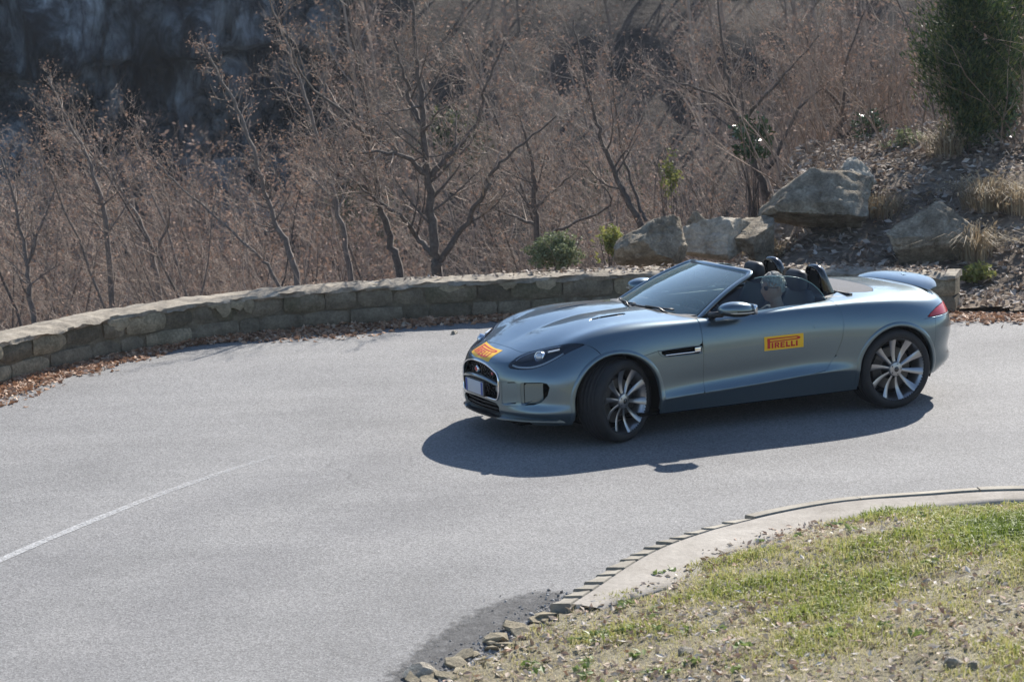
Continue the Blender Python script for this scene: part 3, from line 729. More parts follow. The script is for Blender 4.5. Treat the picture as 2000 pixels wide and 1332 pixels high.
# broad-leaved weeds in rosettes
cx, cy = in_view_verge(2600, 1); k = vnoise(cx * 1.5, cy * 1.5, 61) > .52; cx, cy = cx[k][:260], cy[k][:260]
X = []; 
for a, b in zip(cx, cy):
    m_ = rng.integers(6, 13); ang = rng.uniform(0, 6.28, m_); rr = rng.uniform(.01, .055, m_)
    X.append(np.stack([a + np.cos(ang) * rr, b + np.sin(ang) * rr], 1))
X = np.concatenate(X); C = np.stack([X[:, 0], X[:, 1], verge_z(X[:, 0], X[:, 1]) + rng.uniform(.008, .035, len(X))], 1)
M_WEED = mat_vary('weed_leaves', [(.13, .19, .045), (.20, .27, .07), (.28, .33, .12), (.17, .22, .08)], .5, .3)
o = leaf_cloud('weeds', C, .026, M_WEED, flat=.45, aspect=.5); tag(o, 'small green weeds growing among the verge grass', 'weeds', kind='stuff')
x, y = in_view_verge(44000, 1); k = rng.random(len(x)) < .22 + .9 * vnoise(x * 1.6, y * 1.6, 33); x, y = x[k], y[k]
C = np.stack([x, y, verge_z(x, y) + .006 + rng.random(len(x)) * .022], 1)
M_VLEAF = mat_vary('verge_dry_leaves', [(.26, .18, .12), (.42, .33, .24), (.56, .48, .39), (.36, .21, .14), (.64, .59, .52), (.32, .26, .19)], .75, .12)
o = leaf_cloud('dry_leaves', C, .025, M_VLEAF, flat=.45, aspect=.5); tag(o, 'dry brown leaves and bits scattered over the verge', 'leaves', kind='stuff')
# stones lying in the grass
sm = [rock_mesh('stone', 300 + k, (.10, .08, .055), 2, 7, .08) for k in range(3)]
for me in sm: me.materials.append(M_ROCKW)
for k, (px, py, yy, sc, lab) in enumerate([(1862, 1298, 13.0, .62, 'pale stone lying in the grass at the bottom right, left of its twin'), (1905, 1303, 13.0, .55, 'pale stone lying in the grass at the bottom right, right of its twin'), (1340, 1276, 13.6, .55, 'small pale pebble among the grass below the car'), (820, 1322, 13.7, 1.15, 'flat pale stone at the broken kerb end at the bottom edge')]):
    p = at(px, py, yy)
    for _ in range(8):
        zz = float(verge_z(np.array([p[0]]), np.array([p[1]]))[0]) if float(d_inn(np.array([p[0]]), np.array([p[1]]))[0]) > .1 else 0.0
        yy = yy * (CAM_H - zz) / max(CAM_H - p[2], .1); p = at(px, py, yy)
    o = bpy.data.objects.new('stone', sm[k % 3]); COL.objects.link(o); o.location = (p[0], p[1], zz + .02 * sc); o.scale = (sc,) * 3; o.rotation_euler = (0, 0, k * 1.3)
    tag(o, lab, 'stone')
for k, (px, py) in enumerate([(792, 636), (888, 652)]):
    yy = 25.0; p = at(px, py, yy)
    for _ in range(6): yy = yy * CAM_H / (CAM_H - p[2]); p = at(px, py, yy)
    o = bpy.data.objects.new('pebble', sm[k]); COL.objects.link(o); o.location = (p[0], p[1], .012); o.scale = (.75, .45, .5); o.rotation_euler = (0, 0, .3 + k)
    tag(o, ['white pebble on the leaves at the foot of the wall', 'white pebble lying out on the asphalt by the wall'][k], 'pebble')
# ------------------------------------------------------------------ boulders on the bank
def gz(x, y): return float(slope_z(np.array([x]), np.array([y]))[0])
def boulder(px, py, yy, wpx, hpx, dep, seed, m, label, sink=.25, rz=0.0, planes=16):
    c = at(px, py, yy); k = F_PX / yy
    me = rock_mesh('boulder', seed, (wpx / k / 2 * 1.35, dep * 1.25, hpx / k / 2 * 1.42), 5, planes, .07)
    o = link('boulder', me, m); o.location = (c[0], c[1], c[2]); o.rotation_euler = (0, 0, rz)
    tag(o, label, 'boulder', 'boulders on the bank'); return o
boulder(1597, 392, 28.6, 225, 135, .55, 11, M_ROCK, 'largest grey boulder, perched highest on the bank behind the car', rz=.2)
boulder(1286, 487, 27.4, 140, 98, .40, 23, M_ROCK, 'grey boulder with a pale edge, leftmost on the bank beside the wall', rz=.5)
boulder(1405, 478, 28.1, 125, 84, .40, 37, M_ROCKW, 'pale white slab of rock between the boulders behind the windscreen', rz=-.3)
boulder(1475, 470, 28.2, 105, 75, .38, 41, M_ROCK, 'low dark boulder in shade below the largest boulder')
boulder(1808, 474, 27.3, 150, 120, .45, 59, M_ROCK, 'rounded grey boulder above the tail of the car', rz=.4)
boulder(1365, 440, 28.6, 50, 40, .18, 61, M_ROCK, 'small dark stone wedged between two boulders')
boulder(1672, 350, 29.3, 85, 62, .25, 67, M_ROCKW, 'small pale rock resting on the back of the largest boulder')
boulder(1850, 455, 28.2, 70, 70, .3, 71, M_ROCK, 'dark rock behind the rounded boulder at the right')

# ------------------------------------------------------------------ bare trees
M_BARK = mat('grey_brown_bark', (.115, .095, .082), .9, var=.35, vscale=20, bump=.4, bscale=60)
M_BARK2 = mat('pale_bark', (.19, .16, .138), .9, var=.3, vscale=15, bump=.4, bscale=60)
M_TWIG = mat('twigs', (.32, .252, .20), .85, var=.3, vscale=6)
M_TWIGF = mat_vary('far_twigs', [(.12, .092, .072), (.24, .178, .138), (.39, .30, .235), (.18, .134, .104)], .9)
M_BUD = mat_vary('dry_tree_leaves', [(.20, .13, .095), (.31, .20, .145), (.41, .28, .21), (.27, .18, .135)], .8, .2)
class Wood:
    def __init__(s): s.V = []; s.F = []; s.M = []; s.n = 0; s.tips = []; s.R = []
    def tube(s, P, r, k, mi):
        P = np.asarray(P, float); m = len(P); r = np.asarray(r, float)
        T = np.gradient(P, axis=0); T /= np.maximum(np.linalg.norm(T, axis=1, keepdims=True), 1e-9)
        ref = np.array((.31, .77, .55)) if abs(T[0] @ np.array((.31, .77, .55))) < .9 else np.array((1., 0, 0))
        A = ref - T * (T @ ref)[:, None]; A /= np.linalg.norm(A, axis=1, keepdims=True); B = np.cross(T, A)
        q = 2 * np.pi * np.arange(k) / k
        V = P[:, None] + r[:, None, None] * (A[:, None] * np.cos(q)[None, :, None] + B[:, None] * np.sin(q)[None, :, None])
        I = s.n + np.arange(m * k).reshape(m, k); J = np.roll(I, -1, 1)
        s.V.append(V.reshape(-1, 3)); s.F.append(np.stack([I[:-1], J[:-1], J[1:], I[1:]], -1).reshape(-1, 4)); s.M.append(np.full((m - 1) * k, mi)); s.n += m * k
    def mesh(s, name, which=None):
        V = np.concatenate(s.V); F = np.concatenate(s.F); M = np.concatenate(s.M)
        return V, F, M
def grow_branch(w, r, p0, d0, L, rad, level, maxl, up=.12, wig=.22, dens=1.0, spread=.75, mi0=0):
    """one branch and everything that grows on it"""
    m = 5 if level < 2 else 4
    pts = [np.array(p0)]; d = np.array(d0, float); d /= np.linalg.norm(d)
    for i in range(m):
        d = d + r.normal(0, wig, 3) * .6 + np.array((0, 0, up)); d /= np.linalg.norm(d); pts.append(pts[-1] + d * L / m)
    rr = np.linspace(rad, max(rad * .35, .0016), m + 1)
    w.tube(pts, rr, 5 if level == 0 else 4 if level == 1 else 3, mi0 if rad > .012 else 1)
    if level >= maxl:
        w.tips.append(pts[-1]); w.tips.append(pts[-2]); return
    nb = int(max(2, (6 if level == 0 else 5) * dens * r.uniform(.8, 1.25)))
    for k in range(nb):
        t = r.uniform(.22, 1.0); f = t * m; i = min(int(f), m - 1); p = pts[i] + (pts[i + 1] - pts[i]) * (f - i)
        ax = pts[i + 1] - pts[i]; ax /= np.linalg.norm(ax); o = r.normal(size=3); o -= ax * (o @ ax); o /= np.linalg.norm(o)
        nd = ax * r.uniform(.5, .9) + o * spread * r.uniform(.6, 1.1)
        grow_branch(w, r, p, nd, L * r.uniform(.38, .62), max(rad * (1 - .6 * t) * .55, .0018), level + 1, maxl, up, wig, dens, spread, mi0)
def limb(w, r, P, r0, r1, nb, L, maxl, up=.10, dens=1.0, spread=.8, t0=.2, mi=0, sides=7, wig=.22):
    """a main limb through given points with branches along it"""
    C = catmull(P, 5); n = len(C); C[1:-1] += r.normal(0, .012, (n - 2, 3))
    w.tube(C, np.linspace(r0, r1, n), sides, mi)
    for k in range(nb):
        t = t0 + (1 - t0) * (k + r.random()) / nb; i = min(int(t * (n - 1)), n - 2); p = C[i]
        ax = C[i + 1] - C[i]; ax /= np.linalg.norm(ax); o = r.normal(size=3); o[1] *= .8; o -= ax * (o @ ax); o /= np.linalg.norm(o)
        rad = (r0 + (r1 - r0) * t) * .45
        grow_branch(w, r, p, ax * r.uniform(.45, .85) + o * spread, L * (1.15 - .6 * t) * r.uniform(.7, 1.25), max(rad, .004), 1, maxl, up, wig, dens, spread)
    w.tips.append(C[-1])
def tree_object(name, w, origin, label, group=None, leaves=0, leafsize=.03, bark=None, seed=0):
    V, F, M = w.mesh(name); V = V - np.array(origin)
    root = empty(name, origin); tag(root, label, 'tree', group)
    for nm, sel, mt in (('trunk', M == 0, bark or M_BARK), ('crown', M == 1, M_TWIG)):
        if not sel.any(): continue
        f = F[sel]; used, inv = np.unique(f.ravel(), return_inverse=True)
        o = link(nm, mesh_np(nm, V[used], inv.reshape(-1, 4), True), mt, root)
    if leaves and w.tips:
        T = np.array(w.tips) - np.array(origin); r = np.random.default_rng(seed + 5); k = r.integers(0, len(T), leaves)
        C = T[k] + r.normal(0, .045, (leaves, 3))
        o = leaf_cloud('withered_leaves', C, leafsize, M_BUD, root, flat=.7, aspect=.5)
    return root
def foot(p, q):
    """carry the first limb segment down to the ground below it"""
    p = np.array(p, float); q = np.array(q, float); d = p - q; d = d / max(-d[2], .15)
    for _ in range(60):
        if p[2] <= gz(p[0], p[1]) - .05: break
        p = p + d * .15 * np.array((.6, .6, 1))
    return p
def px_tree(label, yy, limbs, seed, name='bare_tree', r0=.05, nb=12, L=.9, maxl=3, leaves=900, lean=0, dens=1.0, bark=None, group='bare trees behind the wall', depth=.35, spread=.8, up=.10):
    r = np.random.default_rng(seed); w = Wood(); first = None
    for li, P in enumerate(limbs):
        q = []; dy = 0.0
        for i, (a, b) in enumerate(P):
            if li > 0: dy += r.normal(0, depth * .35) if i else 0
            q.append(at(a, b, yy + dy))
        rad = r0
        if li == 0:
            f = foot(q[0], q[1]); q = [f] + q; first = f
            limb(w, r, q, r0 * 1.15, r0 * .22, nb, L, maxl, up, dens, spread, t0=.35)
        else:
            limb(w, r, q, r0 * .58, r0 * .14, max(5, int(nb * .7)), L * .85, maxl, up, dens, spread, t0=.25)
    return tree_object(name, w, first, label, group, int(leaves * .8), .018, bark, seed)
px_tree('large bare tree forking into a wide V just above the wall', 28.8, [
    [(858, 540), (852, 505), (843, 430), (835, 340), (828, 260), (822, 180), (812, 90), (800, -30)],
    [(860, 510), (905, 445), (945, 380), (962, 335), (1010, 290), (1085, 228)],
    [(846, 498), (815, 462), (780, 422), (745, 398), (690, 352)],
    [(846, 345), (880, 300), (930, 240), (952, 165), (985, 80)],
    [(837, 350), (800, 312), (745, 298), (700, 300)],
    [(830, 250), (800, 200), (790, 150), (760, 60)]], 101, r0=.066, nb=15, L=.95, leaves=1600)
px_tree('slender bare tree leaning left beside the forked tree', 29.4, [
    [(783, 548), (765, 480), (745, 400), (735, 340), (722, 290), (716, 200), (692, 90), (672, -30)],
    [(743, 395), (700, 360), (640, 350)], [(720, 280), (680, 230), (600, 160), (560, 60)]], 102, r0=.048, nb=15, L=.9, leaves=1300)
px_tree('spiky bare sapling leaning far to the left against the dark cliff', 31.0, [
    [(582, 568), (560, 480), (535, 430), (505, 330), (470, 230), (430, 150), (392, 75)]], 103, r0=.042, nb=34, L=.42, maxl=2, leaves=900, bark=M_BARK2, spread=.95)
px_tree('thin pale sapling leaning left in front of the dark gorge', 31.6, [
    [(548, 566), (500, 500), (430, 430), (340, 355), (285, 295)]], 104, r0=.026, nb=22, L=.42, maxl=2, leaves=500, bark=M_BARK2)
px_tree('pair of leaning dark stems growing beside the leftmost boulder', 30.2, [
    [(1250, 440), (1215, 370), (1185, 300), (1165, 240), (1140, 140), (1120, 40)], [(1262, 432), (1240, 380), (1215, 300), (1200, 200), (1195, 100)]], 105, r0=.042, nb=14, L=.8, leaves=900)
px_tree('bare tree with a forked crown rising behind the pale slab of rock', 32.5, [
    [(1490, 358), (1458, 290), (1442, 240), (1428, 190), (1412, 100), (1398, -20)], [(1444, 242), (1480, 205), (1545, 130), (1600, 70)], [(1446, 232), (1400, 190), (1335, 165), (1280, 140)], [(1500, 330), (1560, 215), (1620, 160)]], 106, r0=.05, nb=14, L=.9, leaves=1300)
px_tree('small dark crooked tree right of the forked tree', 31.0, [
    [(1050, 470), (1043, 400), (1040, 330), (1030, 275), (1000, 200)], [(1045, 410), (1085, 370), (1130, 330)], [(1060, 470), (1110, 440), (1190, 400), (1160, 340)], [(1045, 440), (1000, 420), (950, 400)]], 107, r0=.042, nb=12, L=.75, leaves=900)
px_tree('bare tree standing behind the largest boulder', 33.5, [
    [(1633, 335), (1640, 260), (1647, 200), (1652, 130), (1690, 20)], [(1640, 270), (1700, 230), (1760, 200)], [(1645, 215), (1600, 150), (1570, 60)]], 108, r0=.042, nb=14, L=.85, leaves=1400)
px_tree('bare sapling leaning left, tallest at the far left edge', 33.0, [
    [(222, 640), (205, 430), (178, 330), (140, 250), (92, 150)]], 109, r0=.045, nb=26, L=.65, maxl=3, leaves=800, bark=M_BARK2, dens=.8)
px_tree('slanting bare sapling between the far left sapling and the spiky one', 34.5, [
    [(318, 620), (292, 480), (252, 400), (205, 330), (120, 270)], [(300, 500), (330, 420), (300, 330), (265, 280)]], 110, r0=.042, nb=20, L=.7, leaves=800, bark=M_BARK2, dens=.8)
px_tree('pale bare tree cut by the left edge of the picture', 32.5, [
    [(70, 660), (52, 520), (30, 400), (-5, 290)], [(52, 520), (85, 430), (110, 360)]], 111, r0=.045, nb=18, L=.75, leaves=700, bark=M_BARK2)
px_tree('slender bare tree left of the leaning tree near the top of the frame', 33.5, [
    [(690, 570), (662, 420), (628, 300), (590, 170), (548, 60), (520, -30)], [(655, 400), (610, 350), (560, 330)]], 112, r0=.042, nb=20, L=.8, leaves=1300, bark=M_BARK2)

# generic saplings of the thicket: three shapes, copied
def sapling_proto(seed, H, lean):
    r = np.random.default_rng(seed); w = Wood()
    P = [np.array((0, 0, -.3)), np.array((lean * .15 * H, 0, H * .3)), np.array((lean * .45 * H, r.normal(0, .1), H * .65)), np.array((lean * .8 * H, r.normal(0, .2), H))]
    limb(w, r, P, .034, .007, 18, H * .28, 3, .10, .85, .8, t0=.25)
    sg = r.choice([-1, 1])
    Q = [P[1], P[1] + np.array((.14 * H * sg, r.normal(0, .2), .25 * H)), P[1] + np.array((.20 * H * sg, r.normal(0, .3), .52 * H))]
    limb(w, r, Q, .020, .006, 10, H * .24, 3, .10, .85, .8, t0=.2)
    return w
PROTO = []
for k, (sd, H, ln) in enumerate([(201, 5.0, -.42), (202, 5.6, -.52), (203, 4.6, -.26), (204, 5.4, -.36)]):
    PROTO.append((sapling_proto(sd, H, ln), H))
group_lab = {'left': ('thin bare sapling from the left in the thicket below the wall', 'saplings of the thicket below the wall'),
             'right': ('thin bare sapling from the left behind the bouldered bank', 'saplings of the thicket behind the bank'),
             'mid': ('thin bare sapling from the left behind the forked tree', 'saplings of the thicket behind the forked tree')}
proto_mesh = {}
rs = np.random.default_rng(77)
spots = []
for k in range(30): spots.append((rs.uniform(-9.5, -2.6), rs.uniform(30.5, 46), 'left'))
for k in range(14): spots.append((rs.uniform(-2.5, 3.0), rs.uniform(34, 50), 'mid'))
for k in range(18): spots.append((rs.uniform(3.0, 10.5), rs.uniform(33, 50), 'right'))
_ones = ['', 'first', 'second', 'third', 'fourth', 'fifth', 'sixth', 'seventh', 'eighth', 'ninth', 'tenth', 'eleventh', 'twelfth', 'thirteenth', 'fourteenth', 'fifteenth', 'sixteenth', 'seventeenth', 'eighteenth', 'nineteenth', 'twentieth']
def ordinal(n):
    return _ones[n] if n <= 20 else 'thirtieth' if n == 30 else 'twenty-' + _ones[n - 20]
rank = {}
for g in ('left', 'mid', 'right'):
    for r_, s_ in enumerate(sorted([s for s in spots if s[2] == g], key=lambda s: s[0] / s[1])): rank[s_] = r_ + 1
for k, (x, y, g) in enumerate(spots):
    i = k % 4; lab, grp = group_lab[g]; lab = ordinal(rank[(x, y, g)]) + ' ' + lab
    z = gz(x, y)
    # tall enough for the crown to reach the middle of the view, never above the frame by much
    top = CAM_H - (.112 if g == 'left' else .085) * y + rs.uniform(-1.2, 1.2); H = PROTO[i][1]; sc = min(max((top - z) / H, .55), 1.9)
    if i not in proto_mesh:
        root = tree_object('sapling', PROTO[i][0], (0, 0, 0), lab, grp, 700, .018, M_BARK if i % 2 else M_BARK2, 300 + i); proto_mesh[i] = root
    else:
        src = proto_mesh[i]; root = src.copy(); COL.objects.link(root)
        for ch in src.children:
            c = ch.copy(); COL.objects.link(c); c.parent = root
    tag(root, lab, 'tree', grp)
    root.location = (x, y, z); root.rotation_euler = (0, 0, rs.uniform(-.7, .7)); root.scale = (sc * rs.uniform(.85, 1.1),) * 2 + (sc,)

# ------------------------------------------------------------------ wooded far slope: one mass
def far_wood():
    Vs = []; Fs = []; Rs = []; n0 = 0
    variants = []
    for sd in range(6):
        r = np.random.default_rng(400 + sd); w = Wood()
        H = 5.0; ln = r.uniform(-.25, .0)
        P = [np.array((0, 0, -.4)), np.array((ln, .1, 1.6)), np.array((ln * 2.5, 0, 3.4)), np.array((ln * 4, 0, H))]
        limb(w, r, P, .055, .014, 12, 1.75, 3, .14, .80, .85, t0=.15, sides=4)
        V, F, M = w.mesh('x'); variants.append((V, F))
    rr = np.random.default_rng(9)
    def put(x, y, sc, zoff=0):
        nonlocal n0
        V, F = variants[rr.integers(0, 6)]; a = rr.uniform(-.9, .9); c, s = math.cos(a), math.sin(a)
        # thicker stems so that single twigs still read at this distance
        P = np.stack([V[:, 0] * c - V[:, 1] * s, V[:, 0] * s + V[:, 1] * c, V[:, 2]], 1) * sc * np.array((1.15, 1.15, 1)) + np.array((x, y, gz(x, y) + zoff))
        Vs.append(P); Fs.append(F + n0); Rs.append(np.full(len(P), np.clip(rr.normal(.5, .25), 0, 1))); n0 += len(P)
    for k in range(70):
        y = rr.uniform(42, 73); put(rr.uniform(-.24, -.03) * y, y, rr.uniform(.6, 1.0))
    for k in range(150):
        y = rr.uniform(50, 92); x = rr.uniform(-.235, .235) * y
        if y > 58 and x < -.065 * y: continue      # bare cliff here
        put(x, y, rr.uniform(.65, 1.25))
    V = np.concatenate(Vs); F = np.concatenate(Fs); me = mesh_np('wood', V, F, False); set_rnd(me, np.concatenate(Rs))
    o = link('bare_wood', me, M_TWIGF); tag(o, 'mass of bare grey brown woodland on the far slope', 'woodland', kind='stuff')
    # withered leaves hanging in the far crowns
    k = rr.integers(0, len(V), 22000); C = V[k] + rr.normal(0, .10, (len(k), 3))
    o = leaf_cloud('withered_foliage', C, .060, M_BUD, flat=.8, aspect=.5); tag(o, 'withered brown leaves hanging in the far woodland', 'foliage', kind='stuff')
far_wood()
# low twiggy scrub that fills the slope between the trees
def scrub():
    r = np.random.default_rng(21); w = Wood()
    n = 560; out = 0
    for k in range(n):
        y = r.uniform(28.2, 46); x = r.uniform(-.235, .235) * y
        d = float(d_out(np.array([x]), np.array([y]))[0])
        if d < 1.0: continue
        if x > .9 + .14 * (y - 27) and y < 30: continue
        z = gz(x, y)
        for j in range(r.integers(3, 6)):
            dd = np.array((r.normal(-.25, .45), r.normal(0, .4), 1.0))
            grow_branch(w, r, (x + r.normal(0, .1), y + r.normal(0, .1), z - .05), dd, r.uniform(.8, 2.0) * (1 + .07 * max(0, y - 31)), r.uniform(.006, .014), 2 if j else 1, 3, .06, .22, .8, .7, 1)
    V, F, M = w.mesh('x'); me = mesh_np('scrub', V, F, False); set_rnd(me, np.repeat(r.random(len(V) // 3 + 1), 3)[:len(V)])
    o = link('twiggy_scrub', me, M_TWIGF); tag(o, 'leafless twiggy scrub covering the slope below the wall', 'scrub', kind='stuff')
    T = np.array(w.tips); k = r.integers(0, len(T), 8000); C = T[k] + r.normal(0, .04, (len(k), 3))
    o = leaf_cloud('scrub_leaves', C, .030, M_BUD, flat=.8, aspect=.5); tag(o, 'withered leaves caught in the twiggy scrub', 'foliage', kind='stuff')
scrub()

# ------------------------------------------------------------------ evergreens, bushes, tufts
def needle_tree(name, base, H, Rm, label, seed, n=26000, m=None):
    r = np.random.default_rng(seed); root = empty(name, base); tag(root, label, 'tree')
    mb = MB(); mb.tube([(0, 0, -.3), (.02, 0, H * .35), (-.03, .02, H * .7), (0, 0, H * .97)], [.06, .045, .025, .006], 8); mb.build('trunk', M_BARK, root)
    # sprays: clumps on ascending branches
    nb = 230; C = []; D = []
    for k in range(nb):
        t = r.random() ** .8; z0 = H * (.04 + .90 * t); R = Rm * (1 - t) ** .95 * (.55 + .55 * r.random()) * (.75 + .25 * math.sin(t * 9 + seed)) + .05
        a = r.uniform(0, 2 * math.pi); L = int(n / nb * (.5 + R / Rm))
        u = r.random(L) ** .6; sp = .05 + .07 * u
        p = np.stack([np.cos(a) * R * u, np.sin(a) * R * u, z0 + R * .55 * u ** 1.5], 1) + r.normal(0, 1, (L, 3)) * sp[:, None]
        C.append(p); D.append(np.tile(np.array((np.cos(a) * .6, np.sin(a) * .6, .8)), (L, 1)) + r.normal(0, .45, (L, 3)))
    C = np.concatenate(C); D = np.concatenate(D); T = D / np.linalg.norm(D, axis=1, keepdims=True)
    S = r.normal(size=T.shape); S -= T * (S * T).sum(1)[:, None]; S /= np.linalg.norm(S, axis=1, keepdims=True)
    wd = r.uniform(.6, 1.3, len(C))
    V, F = quads_mesh(C, T, S, np.stack([.040 * wd, .0085 * wd], 1))
    me = mesh_np('crown', V, F, False); set_rnd(me, np.repeat(r.random(len(C)), 4)); link('crown', me, m, root)
    return root
M_CONIF = mat_vary('conifer_needles', [(.016, .036, .016), (.032, .062, .022), (.06, .092, .030), (.16, .17, .05)], .6, .2)
c = at(1888, 330, 30.2); b0 = (c[0], c[1], gz(c[0], c[1]) - .05)
needle_tree('conifer', b0, 3.3, .78, 'dark green conifer standing on the bank at the top right', 501, 52000, M_CONIF)
c = at(1975, 300, 32.0); needle_tree('conifer', (c[0], c[1], gz(c[0], c[1]) - .05), 2.6, .55, 'slimmer conifer half hidden at the right edge behind the first', 502, 12000, M_CONIF)
def leafy_bush(name, c, R, n, size, m, label, seed, cat='bush', stems=9, glossy=False, base=None, aspect=.45):
    r = np.random.default_rng(seed); z = gz(c[0], c[1]) if base is None else base
    root = empty(name, (c[0], c[1], z)); tag(root, label, cat)
    h = c[2] - z; w = Wood(); T = []
    for k in range(stems):
        e = r.normal(size=3); e /= np.linalg.norm(e); e = np.array((0, 0, h)) + e * np.array(R) * r.uniform(.4, 1.0)
        P = [np.array((r.normal(0, .04), r.normal(0, .04), -.1)), e * np.array((.3, .3, .55)), e]
        C_ = catmull(P, 4); w.tube(C_, np.linspace(.012, .003, len(C_)), 4, 0); T.append(C_)
    V, F, M = w.mesh('x'); link('stem', mesh_np('stem', V, F, True), M_BARK, root)
    k = r.normal(size=(n, 3)); k /= np.linalg.norm(k, axis=1, keepdims=True); rad = r.random(n) ** .5
    lump = .75 + .35 * np.array([mnoise.noise(Vector(v * 2.2 + seed)) for v in k])
    C = np.array((0, 0, h)) + k * rad[:, None] * lump[:, None] * np.array(R)
    keep = np.array([mnoise.noise(Vector(p * 5.0 + seed)) for p in C]) > -.18; C = C[keep]
    leaf_cloud('foliage', C, size, m, root, flat=.9, aspect=aspect)
    return root
M_OLIVE = mat_vary('olive_leaves', [(.12, .15, .07), (.19, .22, .11), (.26, .29, .16), (.16, .18, .09)], .6, .3)
M_HOLLY = mat_vary('glossy_leaves', [(.035, .07, .025), (.06, .11, .04), (.10, .15, .06), (.05, .09, .035)], .22, .05, .6)
M_YELL = mat_vary('yellow_green_leaves', [(.16, .19, .05), (.25, .27, .075), (.34, .32, .11), (.20, .22, .065)], .55, .4)
c = at(1085, 492, 27.9); leafy_bush('bush', c, (.42, .35, .30), 5200, .022, M_OLIVE, 'pale olive green bush just behind the wall', 601, base=gz(c[0], c[1]))
c = at(1190, 478, 28.2); leafy_bush('bush', c, (.25, .25, .30), 1500, .026, M_YELL, 'thin yellowish green bush between the olive bush and the boulder', 602)
c = at(1470, 270, 31.8); leafy_bush('evergreen_shrub', c, (.36, .30, .38), 1700, .034, M_HOLLY, 'glossy leaved evergreen shrub catching sunlight above the boulders', 603, aspect=.55)
c = at(1310, 340, 30.8); leafy_bush('shrub', c, (.20, .20, .45), 420, .030, M_YELL, 'sparse shrub with yellow green leaves above the leftmost boulder', 604)
c = at(1960, 200, 30.4); leafy_bush('evergreen_shrub', c, (.26, .26, .62), 1500, .032, M_HOLLY, 'tall glossy leaved shrub in front of the conifers', 605, aspect=.55)
c = at(1905, 535, 26.6); leafy_bush('ivy', c, (.26, .22, .16), 700, .032, M_YELL, 'bright green ivy at the foot of the bank by the car tail', 606, cat='plant')
c = at(1770, 285, 31.2); leafy_bush('bush', c, (.40, .35, .28), 2600, .024, M_OLIVE, 'low olive bush at the foot of the conifer', 607)
c = at(1700, 250, 32.5); leafy_bush('shrub', c, (.35, .3, .35), 700, .028, M_HOLLY, 'dark leafy shrub behind the largest boulder', 608)
def grass_tuft(px, py, yy, H, n, label, seed, spread=.22, name='dry_grass'):
    r = np.random.default_rng(seed); c = at(px, py, yy); z = gz(c[0], c[1]); root = empty(name, (c[0], c[1], z)); tag(root, label, 'grass tuft', 'dry grass tufts on the bank')
    a = r.uniform(0, 6.283, n); b = np.abs(r.normal(0, .75, n)); hh = H * r.uniform(.55, 1.1, n)
    B = np.stack([np.cos(a) * spread * .9 * r.random(n), np.sin(a) * spread * .9 * r.random(n), np.full(n, -.04)], 1)
    dx = np.stack([np.cos(a) * b, np.sin(a) * b, np.zeros(n)], 1)
    W = np.stack([-np.sin(a), np.cos(a), 0 * a], 1) * (.0035 + .0025 * r.random(n))[:, None]
    M1 = B + dx * hh[:, None] * .25 + np.stack([0 * a, 0 * a, hh * .6], 1); M2 = B + dx * hh[:, None] * .75 + np.stack([0 * a, 0 * a, hh * .85], 1)
    droop = np.where(b > .5, .72, .98); Tp = B + dx * hh[:, None] * 1.25 + np.stack([0 * a, 0 * a, hh * droop], 1)
    V = np.stack([B - W, B + W, M1 - W, M1 + W, M2 - W * .8, M2 + W * .8, Tp], 1).reshape(-1, 3); k = np.arange(n)[:, None] * 7
    F = np.concatenate([k + [0, 1, 3], k + [0, 3, 2], k + [2, 3, 5], k + [2, 5, 4], k + [4, 5, 6]]).reshape(-1, 3)
    me = mesh_np('blades', V, F, False); set_rnd(me, np.repeat(r.random(n), 7)); link('blades', me, M_STRAW, root)
    m_ = 200; k = r.integers(0, n, m_); C = Tp[k] + r.normal(0, .025, (m_, 3)); leaf_cloud('plume', C, .030, M_STRAW, root, flat=1.0, aspect=.35)
grass_tuft(1925, 430, 28.4, .40, 420, 'tall dry straw coloured grass tuft on the bank above the tail', 701, .35)
grass_tuft(1985, 420, 28.2, .36, 300, 'straw coloured grass tuft cut by the right edge of the frame', 702, .3)
grass_tuft(1850, 320, 30.2, .36, 300, 'pale dry grass tuft in front of the conifer', 703, .3)
grass_tuft(1720, 390, 28.8, .28, 350, 'short dry grass tuft right of the largest boulder', 704, .3)
grass_tuft(1500, 420, 28.4, .26, 300, 'short dry grass tuft left of the largest boulder', 705, .25)
grass_tuft(1900, 490, 27.2, .40, 450, 'dry grass tuft low on the bank above the ivy', 706, .3)
# dark evergreen bushes dotted over the far slope
for k, (px, py, yy, s_) in enumerate([(1190, 60, 68, 1.6), (880, 40, 72, 1.5), (660, 270, 60, 1.3), (700, 120, 70, 1.6), (1010, 170, 64, 1.0), (1690, 60, 60, 1.2), (1240, 90, 62, .9), (780, 380, 54, .9)]):
    c = at(px, py, yy); c[2] = gz(c[0], c[1]) + s_ * .8
    leafy_bush('evergreen_bush', c, (s_, s_ * .8, s_ * .9), 2600, .085, M_CONIF, ['dark round evergreen bush high on the far slope, in the middle', 'dark evergreen bush high on the far slope above the forked tree', 'dark evergreen bush left of the leaning tree', 'dark evergreen bush beside the cliff near the top', 'small dark evergreen bush right of the forked tree crown', 'dark evergreen bush on the far slope left of the conifer', 'small dark evergreen bush right of the round one', 'low dark evergreen bush between the leaning tree and the forked tree'][k], 800 + k)
# ================================================================== THE CAR
CAR_X, CAR_Y, CAR_YAW, STEER = 1.72, 21.34, RAD(23.46), RAD(24.2)
BODY_ROLL, ROLL_Z = RAD(1.8), 0.20
XF, XR, TY_R = 1.311, -1.311, 0.343

